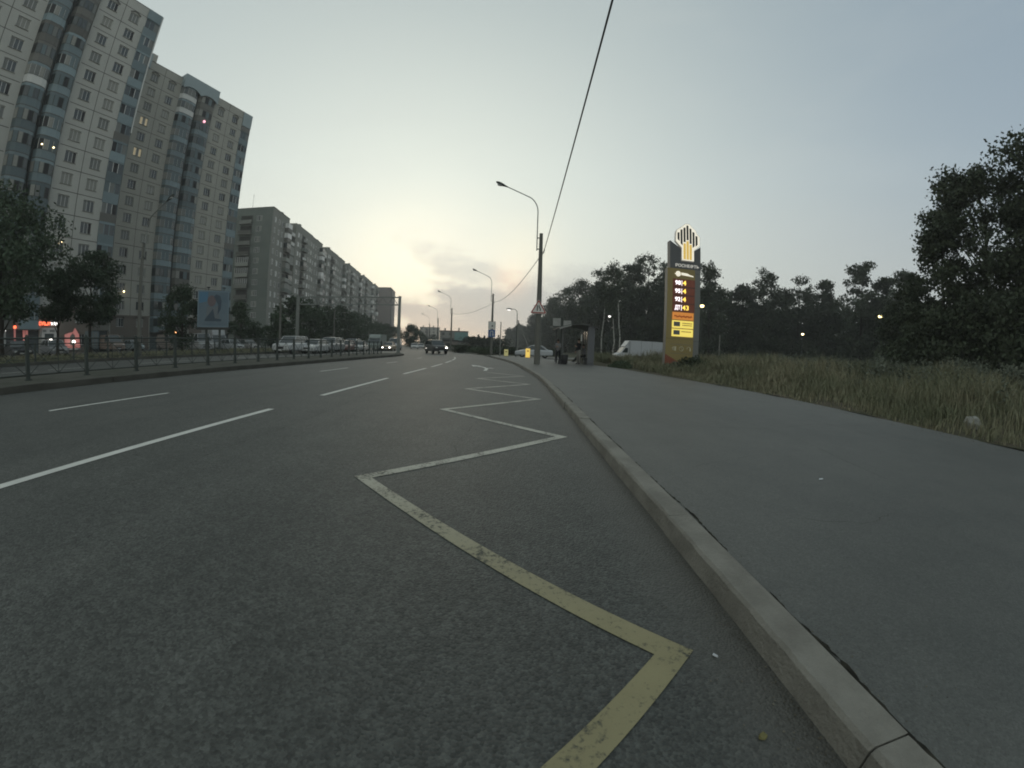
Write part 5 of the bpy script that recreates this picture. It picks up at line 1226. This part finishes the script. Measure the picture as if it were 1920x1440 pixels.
def price_sign():
    ox = 8.97; t = empty('price_sign', (ox, 21.9, .2), label='tall grey and gold filling-station price sign with lit digits', cat='price sign'); z_ = lambda z: z - .2
    W_ = 1.98; dp = .42
    mb = MB(); mb.prism([(0, z_(6.18)), (W_, z_(6.18)), (W_, z_(7.62)), (1.50, z_(7.28)), (1.50, z_(6.62)), (.70, z_(6.62)), (.70, z_(7.40)), (.02, z_(7.82)), (0, z_(7.82))], 0, dp, SG); mb.box(.70, 1.5, .10, dp, z_(6.60), z_(7.7), SG); mb.build('upper_body', t)
    mb = MB(); mb.box(1.62, W_, 0, dp, -.2, z_(6.178), SGL); mb.box(-.14, 1.618, .004, dp, -.2, z_(6.178), SY); mb.box(-.145, -.141, .03, dp - .03, -.2, z_(6.15), SGL)
    mb.build('lower_body', t)
    mb = MB(); mb.prism([(-.14, z_(.2)), (1.0, z_(.2)), (.65, z_(.75)), (-.14, z_(1.15))], -.008, .0, SR); mb.build('red_corner', t)
    # emblem: white-rimmed fan of dark and gold bars
    cx_ = 1.10
    out = [(.70, 6.65), (1.50, 6.65), (1.50, 7.33), (1.90, 7.66), (1.90, 8.18), (1.72, 8.36), (1.60, 8.60), (1.34, 8.80), (1.22, 8.94), (.98, 8.94), (.80, 8.80), (.58, 8.62), (.42, 8.52), (.34, 8.36), (.30, 7.80), (.70, 7.42)]
    mb = MB(); mb.prism([(x, z_(z)) for x, z in out], -.10, .09, LWS)
    mb.prism([((x - cx_) * .96 + cx_, z_((z - 7.8) * .97 + 7.8)) for x, z in out], -.118, -.10, LW); mb.build('emblem', t)
    em = t.children[-1]; bars = MB(); gold = MB()
    for k, (x, za, zb) in enumerate([(.47, 7.84, 8.32), (.665, 7.60, 8.52), (.86, 7.78, 8.66), (1.055, 7.92, 8.82), (1.25, 7.72, 8.64), (1.445, 7.52, 8.44), (1.64, 7.62, 8.22)]):
        x += .02; s = .065
        if k < 3: p = [(x - s, za + (.08 if k < 2 else 0)), (x + s, za - (.04 if k < 2 else 0)), (x + s, zb + .03), (x - s, zb - .0)]
        elif k == 3: p = [(x - s, za), (x + s, za), (x + s, zb), (x - s, zb)]
        else: p = [(x - s, za - (.04 if k > 4 else 0)), (x + s, za + (.08 if k > 4 else 0)), (x + s, zb), (x - s, zb + .03)]
        bars.prism([(a, z_(c)) for a, c in p], -.130, -.119, LK)
    for x, zb in ((.86, 7.70), (1.055, 7.86), (1.25, 7.66)): x += .02; gold.prism([(x - .075, z_(6.74)), (x + .075, z_(6.74)), (x + .075, z_(zb)), (x - .075, z_(zb))], -.131, -.119, LY)
    bars.build('emblem_bars', em); gold.build('emblem_gold_bars', em)
    mb = MB()
    for zz_ in (1.95, 3.9, 5.95): mb.box(1.63, W_ - .01, -.004, 0, z_(zz_), z_(zz_) + .015, SGK)
    mb.box(-.13, 1.60, -.001, .003, z_(2.05), z_(2.062), SGK); mb.build('panel_seams', t)
    link('name_lettering', text_mesh('name_lettering', 'РОСНЕФТЬ', .24, TXT, .012, 1.52, .006), t, (1.10, -.02, z_(6.36)))
    # round badge and word above the prices
    mb = MB(); mb.ball((.52, -.02, z_(5.86)), .165, LW, 14, 8, (1, .15, 1)); mb.prism([(.28, z_(5.86)), (.40, z_(5.90)), (.40, z_(5.80))], -.03, -.01, LW); mb.prism([(.72, z_(5.80)), (1.35, z_(5.76)), (1.50, z_(5.74)), (1.50, z_(5.80)), (1.28, z_(5.84)), (1.1, z_(5.92)), (.72, z_(5.95))], -.03, -.006, LW); mb.build('badge', t)
    sc = MB(); sc.box(.20, 1.60, -.03, .0, z_(3.64), z_(5.56), SCR)
    for k in range(1, 4): sc.box(.20, 1.60, -.036, -.03, z_(3.64 + 1.92 * k / 4) - .02, z_(3.64 + 1.92 * k / 4) + .02, SGK)
    scr = sc.build('price_screen', t)
    for k, (lab, num) in enumerate((('98', '4'), ('95', '4'), ('92', '4'), ('ДТ', '43'))):
        zc = z_(5.32 - .485 * k)
        link('fuel_grade', text_mesh('fuel_grade', lab, .33, DIW, .006, .34, .008), scr, (.50, -.045, zc)); mb = MB(); mb.box(.735, .765, -.045, -.037, zc - .16, zc + .16, DIW); mb.build('divider', scr)
        link('price_digits', text_mesh('price_digits', num, .38, DIG, .006, .23 if len(num) == 1 else .42, .006), scr, (.92 if len(num) == 1 else 1.02, -.045, zc))
    for nm, za, zb, m_ in (('offer_panel', 3.17, 3.60, PO), ('offer_panel', 2.68, 3.12, PY), ('offer_panel', 2.19, 2.63, PY)):
        mb = MB(); mb.box(.20, 1.56, -.03, 0, z_(za), z_(zb), m_)
        p = mb.build(nm, t)
        if m_ is PO: 
            mb = MB(); pts = [(.32 + i * .029, z_(3.36 + .055 * math.sin(i * 1.9) + .03 * math.sin(i * .7))) for i in range(40)]; mb.tube([(a, -.035, c) for a, c in pts], .020, TXR, 5); mb.build('lettering', p)
        else:
            mb = MB(); mb.box(.30, .70, -.034, -.03, z_(za + .1), z_(zb - .08), CURT2); mb.build('picture', p)
            mb = MB()
            for q in range(2):
                for j in range(7): mb.box((.85 if za > 2.5 else .80) + j * .092, (.92 if za > 2.5 else .87) + j * .092, -.034, -.03, z_(zb - .14 - q * .12) - .035, z_(zb - .14 - q * .12) + .02, TXB)
                if za < 2.5: break
            mb.build('lettering', p)
    ic = MB()
    for x0 in (.25, 1.5): pass
    ic.box(.15, 1.55, -.012, -.0, z_(1.72), z_(1.735), SGL); ic.box(.15, 1.55, -.012, -.0, z_(1.20), z_(1.215), SGL)
    zc = z_(1.48)
    def ring(cx0, r_, a0=0, a1=360, n=14): ic.tube([(cx0 + r_ * math.cos(R(a0 + (a1 - a0) * k / n)), -.012, zc + r_ * math.sin(R(a0 + (a1 - a0) * k / n))) for k in range(n + 1)], .016, ICO, 4)
    ring(.38, .10); ring(.38, .045); ic.box(.45, .52, -.02, 0, zc - .13, zc + .12, ICO)
    ring(.86, .13); ic.tube([(.86, -.012, zc + .09), (.86, -.012, zc), (.93, -.012, zc - .07)], .014, ICO, 4)
    ring(1.34, .12, 20, 180); ic.tube([(1.22, -.012, zc - .0), (1.22, -.012, zc + .04)], .016, ICO, 4); ic.box(1.40, 1.47, -.02, 0, zc - .11, zc + .05, ICO)
    ic.build('icons', t)
    mb = MB(); mb.box(-.3, W_ + .16, -.15, dp + .15, -.35, -.02, CONC); mb.build('footing', t)
price_sign()

# ------------------------------------------------------------------ vehicles
def car(loc, rz, kind, color, label, lit=False, group=None, z=0.01, cat=None, rack=False):
    pm = mat('car_paint_' + '_'.join('%d' % (c * 100) for c in color), color, .32, .5, coat=.4)
    D_ = dict(sedan=(4.4, 1.72, [(-2.2, .30, .62), (-2.12, .26, .70), (-1.3, .22, .86), (-.95, .22, .90), (1.25, .22, .93), (1.55, .24, .94), (2.1, .28, .90), (2.2, .36, .78)], (-1.0, -.35, .85, 1.6), 1.44),
              hatch=(4.0, 1.70, [(-2.0, .30, .62), (-1.92, .26, .72), (-1.2, .22, .90), (-.9, .22, .93), (1.5, .22, .96), (1.9, .26, .95), (2.0, .36, .85)], (-1.0, -.40, 1.3, 1.92), 1.48),
              suv=(4.6, 1.88, [(-2.3, .42, .82), (-2.22, .36, .95), (-1.3, .32, 1.06), (-1.0, .32, 1.08), (1.9, .32, 1.12), (2.2, .36, 1.10), (2.3, .46, 1.0)], (-1.05, -.45, 1.75, 2.2), 1.74),
              van=(5.2, 1.95, [(-2.6, .36, .85), (-2.5, .32, 1.0), (-1.9, .3, 1.20), (-1.6, .3, 1.25), (2.4, .3, 1.3), (2.6, .36, 1.28)], (-1.75, -1.05, 2.42, 2.58), 2.15))[kind]
    L_, W_, st, (g0, g1, g2, g3), zr = D_
    t = empty('parked_car' if not lit else 'moving_car', (*loc, z), rz, label=label, cat=cat or ('car' if kind != 'van' else 'van'), group=group)
    hw = W_ / 2; V = []; mb = MB()
    for i, (y, zb, zt) in enumerate(st):
        e = hw * (.86 if i in (0, len(st) - 1) else .97 if i in (1, len(st) - 2) else 1)
        V += [(-e * .9, y, zb), (-e, y, zb + .12), (-e, y, zt - .14), (-e * .92, y, zt), (0, y, zt + .03), (e * .92, y, zt), (e, y, zt - .14), (e, y, zb + .12), (e * .9, y, zb)]
    n = len(st); F = [(i * 9 + k, i * 9 + k + 1, (i + 1) * 9 + k + 1, (i + 1) * 9 + k) for i in range(n - 1) for k in range(8)] + [(i * 9 + 8, i * 9, (i + 1) * 9, (i + 1) * 9 + 8) for i in range(n - 1)] + [tuple(range(8, -1, -1)), tuple((n - 1) * 9 + k for k in range(9))]
    mb.add(V, F, pm, False)
    zb_ = float(np.interp(0, [s[0] for s in st], [s[2] for s in st])) - .03; rw = hw * .74; bw = hw * .92
    # roof skin and pillars
    mb.add([(-rw, g1, zr - .05), (rw, g1, zr - .05), (rw, g2, zr - .04), (-rw, g2, zr - .04), (-rw * .8, g1 + .15, zr), (rw * .8, g1 + .15, zr), (rw * .8, g2 - .15, zr), (-rw * .8, g2 - .15, zr)], [(0, 1, 5, 4), (1, 2, 6, 5), (2, 3, 7, 6), (3, 0, 4, 7), (4, 5, 6, 7)], pm, True)
    for sx in (-1, 1):
        mb.tube([(sx * bw, g0, zb_), (sx * rw, g1, zr - .05)], .04, pm, 6); mb.tube([(sx * bw, g3, zb_), (sx * rw, g2, zr - .05)], .07, pm, 6); mb.tube([(sx * (bw + .005), (g1 + g2) / 2, zb_), (sx * (rw + .01), (g1 + g2) / 2, zr - .05)], .035, pm, 5)
        mb.tube([(sx * rw, g1, zr - .05), (sx * rw, g2, zr - .05)], .03, pm, 6)
        if kind == 'van': mb.add([(sx * (bw + .005), g1 + .9, zb_), (sx * (bw + .005), g3, zb_), (sx * (rw + .02), g2, zr - .05), (sx * (rw + .02), g1 + .9, zr - .05)], [(0, 1, 2, 3)], pm)
    body = mb.build('body', t, bevel=.02)
    mb = MB(); mb.add([(-bw, g0, zb_), (bw, g0, zb_), (bw, g3, zb_), (-bw, g3, zb_), (-rw, g1, zr - .06), (rw, g1, zr - .06), (rw, g2, zr - .06), (-rw, g2, zr - .06)], [(0, 1, 5, 4), (1, 2, 6, 5), (2, 3, 7, 6), (3, 0, 4, 7), (4, 5, 6, 7)], GLASS); mb.build('window_glass', t)
    r_ = .31 if kind != 'suv' else .36
    for sx in (-1, 1):
        for y in (-L_ * .31, L_ * .29):
            mb = MB(); mb.tube([(sx * (hw - .20), y, r_), (sx * (hw - .02), y, r_)], [r_, r_], RUBBER, 16); 
            mb.tube([(sx * (hw - .20), y, r_ + .02), (sx * (hw + .004), y, r_ + .02)], [r_ + .06, r_ + .06], BLACK, 16) if False else None
            wh = mb.build('wheel', t)
            mb = MB(); mb.tube([(sx * (hw - .03), y, r_), (sx * (hw - .008), y, r_)], [r_ * .62, r_ * .6], STEEL, 12); mb.build('rim', wh)
        mb = MB(); y0 = -L_ / 2; z0 = st[1][2] - .16; x0 = sx * hw * .66
        mb.ball((x0, y0 + .03, z0), .13, HEADL if (lit in (True, 'both') or lit == ('L' if sx < 0 else 'R')) else WHITE_S, 10, 6, (1.3, .5, .6)); mb.build('headlight', t)
        mb = MB(); mb.box(sx * hw * .62 - .14, sx * hw * .62 + .14, L_ / 2 - .07, L_ / 2 + .012 - (.0), st[-2][2] - .30, st[-2][2] - .12, REDL); mb.build('tail_light', t)
    mb = MB(); mb.box(-hw * .42, hw * .42, -L_ / 2 - .012, -L_ / 2 + .05, .48, .62 if kind != 'suv' else .72, BLACK); mb.build('grille', t)
    mb = MB(); mb.box(-.26, .26, -L_ / 2 - .02, -L_ / 2 + .02, .34, .45, WHITE_S); mb.build('number_plate', t)
    if rack:
        mb = MB()
        for q in (-.3, .5): mb.box(-rw, rw, g1 + .5 + q, g1 + .56 + q, zr + .02, zr + .10, BLACK)
        mb.build('roof_rack', t)
    return t
def box_truck(loc, rz, L_, W_, Hh, label, color=(.50, .51, .51), cab=(.48, .49, .49), z=0.0, lit=False):
    t = empty('box_truck', (*loc, z), rz, label=label, cat='truck'); hw = W_ / 2
    bm_ = mat('truck_box_%d' % int(color[0] * 100), color, .6, .3, var=.06, vs=1); cm = mat('truck_cab_%d' % int(cab[0] * 100), cab, .35, .5)
    mb = MB(); mb.box(-hw, hw, -L_ / 2 + 1.65, L_ / 2, .85, Hh, bm_); 
    for x in (-hw - .012, hw + .002):
        for k in range(5): mb.box(x, x + .01, -L_ / 2 + 1.7 + k * (L_ - 1.8) / 4, -L_ / 2 + 1.74 + k * (L_ - 1.8) / 4, .9, Hh - .05, STEEL)
    mb.build('cargo_box', t, bevel=.02)
    c = hw * .93; y0 = -L_ / 2
    mb = MB(); mb.prism([(y0, .45), (y0 - .0, .95), (y0 + .55, 1.18), (y0 + 1.15, 1.95), (y0 + 1.62, 2.02), (y0 + 1.62, .45)], -c, c, cm, T=Matrix(((0, 1, 0, 0), (1, 0, 0, 0), (0, 0, 1, 0), (0, 0, 0, 1))))
    # wind deflector
    mb.prism([(y0 + 1.05, 2.0), (y0 + 1.62, 2.0), (y0 + 1.62, Hh - .02)], -c * .9, c * .9, cm, T=Matrix(((0, 1, 0, 0), (1, 0, 0, 0), (0, 0, 1, 0), (0, 0, 0, 1))))
    mb.build('cab', t, bevel=.03)
    mb = MB()
    for sx in (-1, 1): mb.add([(sx * (c + .006), y0 + .70, 1.22), (sx * (c + .006), y0 + 1.45, 1.22), (sx * (c + .006), y0 + 1.45, 1.82), (sx * (c + .006), y0 + 1.12, 1.82)], [(0, 1, 2, 3)], GLASS)
    mb.add([(-c * .9, y0 + .55, 1.22), (c * .9, y0 + .55, 1.22), (c * .9, y0 + 1.08, 1.90), (-c * .9, y0 + 1.08, 1.90)], [(0, 1, 2, 3)], GLASS); mb.build('window_glass', t)
    mb = MB(); mb.box(-.45, .45, y0 + .2, L_ / 2 - .1, .5, .84, BLACK); mb.build('chassis', t)
    for sx in (-1, 1):
        for y in (y0 + .95, L_ / 2 - 1.5): 
            mb = MB(); mb.tube([(sx * (hw - .30), y, .36), (sx * (hw - .06), y, .36)], [.36, .36], RUBBER, 14); wh = mb.build('wheel', t); mb = MB(); mb.tube([(sx * (hw - .07), y, .36), (sx * (hw - .045), y, .36)], [.2, .2], STEEL, 10); mb.build('rim', wh)
        mb = MB(); mb.ball((sx * c * .72, y0 + .02, .78), .12, HEADL if lit else WHITE_S, 8, 5, (1.2, .5, .8)); mb.build('headlight', t)
    return t
WH = (.40, .41, .41); GR = (.14, .145, .15); DK = (.03, .032, .035); SV = (.25, .26, .265)
# right side
car((2.55, 46.3), R(-92), 'sedan', (.42, .44, .46), 'white saloon car crossing behind the nearest lamp post', group=None)
box_truck((16.6, 48.8), R(-88), 7.6, 2.1, 2.75, 'white box truck facing left beside the price sign', z=-.15, color=(.42, .435, .455), cab=(.45, .46, .475))
# junction
car((-9.6, 49.4), R(28), 'suv', DK, 'dark off-road car at the junction with one bright headlight', lit='R')
# opposite carriageway, oncoming queue
car((-22.6, 7.1), R(0), 'sedan', DK, 'black saloon car cut by the left frame edge behind the railing')
car((*pol(-31.3, 41.5),), R(2), 'suv', (.45, .46, .46), 'big white off-roader first in the oncoming queue')
car((*pol(-29.2, 46.5),), R(3), 'sedan', SV, 'silver saloon second in the oncoming queue')
car((*pol(-28.1, 43.0),), R(3), 'hatch', WH, 'white hatchback beside the silver saloon in the queue')
car((*pol(-26.9, 49.5),), R(3), 'sedan', GR, 'grey saloon third in the oncoming queue')
car((*pol(-25.9, 46.5),), R(4), 'suv', SV, 'silver estate car with dark windows mid-queue')
car((*pol(-25.0, 55.5),), R(4), 'hatch', (.34, .36, .36), 'pale grey hatchback mid-queue')
car((*pol(-23.9, 53),), R(5), 'hatch', (.13, .05, .04), 'dark red hatchback in the queue')
car((*pol(-22.9, 58.5),), R(6), 'suv', WH, 'white off-roader with a roof rack in the queue', rack=True)
car((*pol(-21.9, 56),), R(8), 'sedan', (.36, .37, .37), 'white saloon right of the roof-rack car')
box_truck((*pol(-19.45, 66),), R(8), 6.0, 2.1, 2.6, 'small grey-green box truck in the oncoming traffic', color=(.24, .27, .25), cab=(.24, .27, .25))
car((*pol(-17.75, 65),), R(6), 'sedan', (.30, .22, .14), 'tan car with both headlights lit, near the right gantry post', lit='both')
car((*pol(-16.9, 74),), R(8), 'van', WH, 'white van behind the tan car with lit headlights')
car((*pol(-14.1, 96),), R(14), 'sedan', WH, 'far white car beyond the railing end')
car((*pol(-13.2, 104),), R(14), 'sedan', SV, 'far silver car beyond the railing end, rightmost of the pair')
# parking area on the left
car((*pol(-61.0, 46.5),), R(76), 'hatch', (.25, .26, .27), 'silver estate car parked before the lit shop sign')
car((*pol(-51.8, 66),), R(76), 'hatch', (.30, .36, .38), 'pale bluish-white hatchback parked before the second tower')
car((*pol(-54.6, 63),), R(80), 'van', (.22, .17, .14), 'tan minibus parked left of the bluish-white hatchback')
car((*pol(-64.9, 45),), R(76), 'sedan', DK, 'black saloon parked at the left of the silver estate')
box_truck((*pol(-41.6, 59),), R(60), 5.6, 2.1, 3.15, 'white box truck parked below the blue billboard', color=(.32, .33, .33), cab=(.30, .31, .31))
car((*pol(-43.4, 54.5),), R(60), 'van', (.36, .365, .36), 'white van parked left of the white box truck')
car((*pol(-39.4, 56),), R(70), 'hatch', WH, 'white hatchback parked right of the billboard truck')
car((*pol(-37.4, 56),), R(75), 'hatch', (.24, .23, .22), 'beige hatchback parked at the foot of the narrow tree')
car((*pol(-47.3, 60),), R(72), 'van', (.20, .17, .15), 'brown van parked behind the small dark tree')

# ------------------------------------------------------------------ billboard
BBP = mat('poster_blue', (.15, .195, .225), .6, .3, col2=(.11, .16, .20), vs=.5, thr=(.3, .7)); BBD = mat('poster_dark', (.06, .085, .11), .6, .3); BBS = mat('poster_skin', (.15, .12, .125), .6, .3); BBL = mat('poster_pale', (.155, .175, .19), .6, .3); BBX = mat('poster_sky', (.085, .19, .29), .6, .3)
def billboard():
    x, y = pol(-43.9, 43); t = empty('billboard', (x, y, .1), R(41), label='blue poster billboard with a reclining figure beside the small left tree', cat='billboard'); W_ = 3.05
    mb = MB(); mb.box(0, W_, 0, .22, 2.45, 5.95, mat('billboard_frame', (.16, .22, .26), .5, .4)); mb.build('frame', t)
    f = MB(); f.box(.1, W_ - .1, -.012, 0, 2.6, 5.82, BBP); pn = f.build('poster', t)
    a = MB(); a.prism([(.12, 4.7), (.9, 4.9), (1.0, 5.8), (.12, 5.8)], -.018, -.013, BBX); a.build('printed_sky', pn)
    a = MB(); a.prism([(1.0 + .42 * math.cos(k * .628) + .35, 4.95 + .55 * math.sin(k * .628)) for k in range(10)], -.022, -.018, BBS); a.build('printed_head', pn)
    a = MB(); a.prism([(1.55, 5.35), (1.75, 5.6), (2.15, 5.45), (2.3, 5.0), (2.25, 4.2), (1.95, 3.6), (2.0, 4.6)], -.026, -.022, BBD); a.build('printed_hair', pn)
    a = MB(); a.prism([(.9, 4.45), (1.5, 4.35), (2.0, 4.5), (2.2, 3.3), (.85, 3.15)], -.022, -.018, BBL); a.prism([(.75, 3.2), (1.5, 4.2), (1.7, 3.3), (2.35, 3.2), (2.3, 3.02), (.7, 3.02)], -.027, -.023, BBD); a.build('printed_clothes', pn)
    mb = MB(); mb.box(-.05, W_ + .05, -.1, .3, 2.2, 2.43, SHADE); mb.build('lower_beam', t)
    for xx in (.9, 2.2): mb = MB(); mb.box(xx - .11, xx + .11, .05, .22, 0, 2.2, STEEL_D); mb.build('post', t)
    for xx in (1.0, 2.5): mb = MB(); mb.tube([(xx, .1, 5.95), (xx, -.2, 6.25), (xx, -.55, 6.2)], .025, STEEL_D, 5); mb.box(xx - .16, xx + .16, -.7, -.5, 6.12, 6.2, BLACK); mb.build('floodlight', t)
billboard()

# ------------------------------------------------------------------ small lamps, posts and lit bollards on the right
def park_lamp(az_, d, h, label, lit, style='ball', z=0, r=.06):
    t = empty('lamp_post', (*pol(az_, d), z), label=label, cat='lamp post'); mb = MB(); mb.tube([(0, 0, 0), (0, 0, h)], [r * 1.2, r * .8], STEEL_D, 8); mb.build('pole', t)
    mb = MB()
    if style == 'ball': mb.ball((0, 0, h + .12), .2, lit, 12, 8, (1, 1, .8)); mb.build('lamp_globe', t); mb = MB(); mb.ball((0, 0, h + .26), .21, STEEL_D, 10, 6, (1, 1, .4)); mb.build('lamp_cap', t)
    else:
        pts = [(0, 0, h - .1)] + [(-.45 * (1 - math.cos(R(90 * k / 6))), 0, h + .55 * math.sin(R(90 * k / 6))) for k in range(7)] + [(-.8, 0, h + .53)]; mb.tube(pts, r * .6, STEEL_D, 6); mb.build('arm', t)
        mb = MB(); mb.ball((-1.0, 0, h + .55), .3, STEEL, 10, 6, (1.2, .6, .4)); hd = mb.build('lamp_head', t); mb = MB(); mb.ball((-1.03, 0, h + .46), .22, lit, 10, 6, (1.1, .6, .45)); mb.build('lens', hd)
LC = mat('lamp_pale_lit', (.8, .8, .78), .5, .2, emit=(1, .95, .9), es=1.6); LA = mat('lamp_amber_lit', (.8, .7, .4), .5, .2, emit=(1, .80, .36), es=4.5)
park_lamp(.55, 49, 5.3, 'slim lamp post with a short bent arm and pale lit head behind the white saloon', LC, 'arm')
park_lamp(13.85, 56, 5.9, 'thin lamp post with a pale globe between the shelter and the truck', LC)
park_lamp(26.85, 42, 6.1, 'lit globe lamp just right of the price sign', LA)
park_lamp(40.55, 72, 5.7, 'bright lamp low in front of the forest, middle of the field', LAMPW)
park_lamp(50.3, 46, 6.1, 'amber lamp post near the big oak trees', LA)
park_lamp(56.9, 64, 3.1, 'tiny distant lamp seen under the oaks', LC, r=.04)
def post(az_, d, h, r, m, label, lean=0, z=0, brace=None):
    t = empty('post', (*pol(az_, d), z), label=label, cat='post'); mb = MB(); mb.tube([(0, 0, 0), (lean, 0, h)], [r, r * .75], m, 8); mb.build('shaft', t)
    if brace: mb = MB(); mb.tube([(brace, 0, 0), (lean + .1, 0, h - .25)], [r * .9, r * .8], m, 8); mb.build('brace', t)
    mb = MB(); mb.box(lean - r, lean + r, -r, r, h, h + .07, STEEL_D); mb.build('cap', t)
post(.75, 52, 4.6, .10, CONC, 'pale concrete post with a slanting brace behind the white saloon', brace=1.9)
post(-1.75, 47, 4.0, .07, CONC, 'thin pale post left of the lit street lamp')
post(29.45, 52, 3.9, .08, CONC, 'short pale concrete post standing in the field right of the price sign')
post(3.25, 60, 4.4, .07, CONC_D, 'dark thin post half hidden behind the nearest lamp post')
YB = mat('yellow_lit_box', (.7, .5, .1), .5, .3, emit=(1, .66, .15), es=.62); YP = mat('pale_yellow_box', (.5, .48, .22), .5, .3, emit=(1, .88, .4), es=.16)
for a, d, m_, lb, h_ in ((-.85, 43, YP, 'pale yellow square bollard left of the white saloon', .82), (2.28, 40, YB, 'glowing yellow square bollard in front of the white saloon', 1.0)):
    t = empty('bollard', (*pol(a, d), .05), label=lb, cat='bollard'); mb = MB(); mb.box(-.22, .22, -.14, .14, .1, h_, m_); mb.build('light_box', t, bevel=.03); mb = MB(); mb.box(-.26, .26, -.18, .18, 0, .098, BLACK); mb.build('base', t)
    mb = MB(); mb.box(-.1, .1, -.146, -.141, h_ - .3, h_ - .2, TXB); mb.build('symbol', t)

# ------------------------------------------------------------------ evening haze
HZ = bpy.data.materials.new('haze'); HZ.use_nodes = True; nt = HZ.node_tree; nt.nodes.clear(); o_ = nt.nodes.new('ShaderNodeOutputMaterial'); v_ = nt.nodes.new('ShaderNodeVolumePrincipled'); nt.links.new(v_.outputs[0], o_.inputs['Volume'])
v_.inputs['Density'].default_value = .0009; v_.inputs['Color'].default_value = (.86, .86, .86, 1); v_.inputs['Anisotropy'].default_value = .2
MB().box(-540, 350, -80, 660, -1.2, 62, HZ).build('haze', kind='stuff')
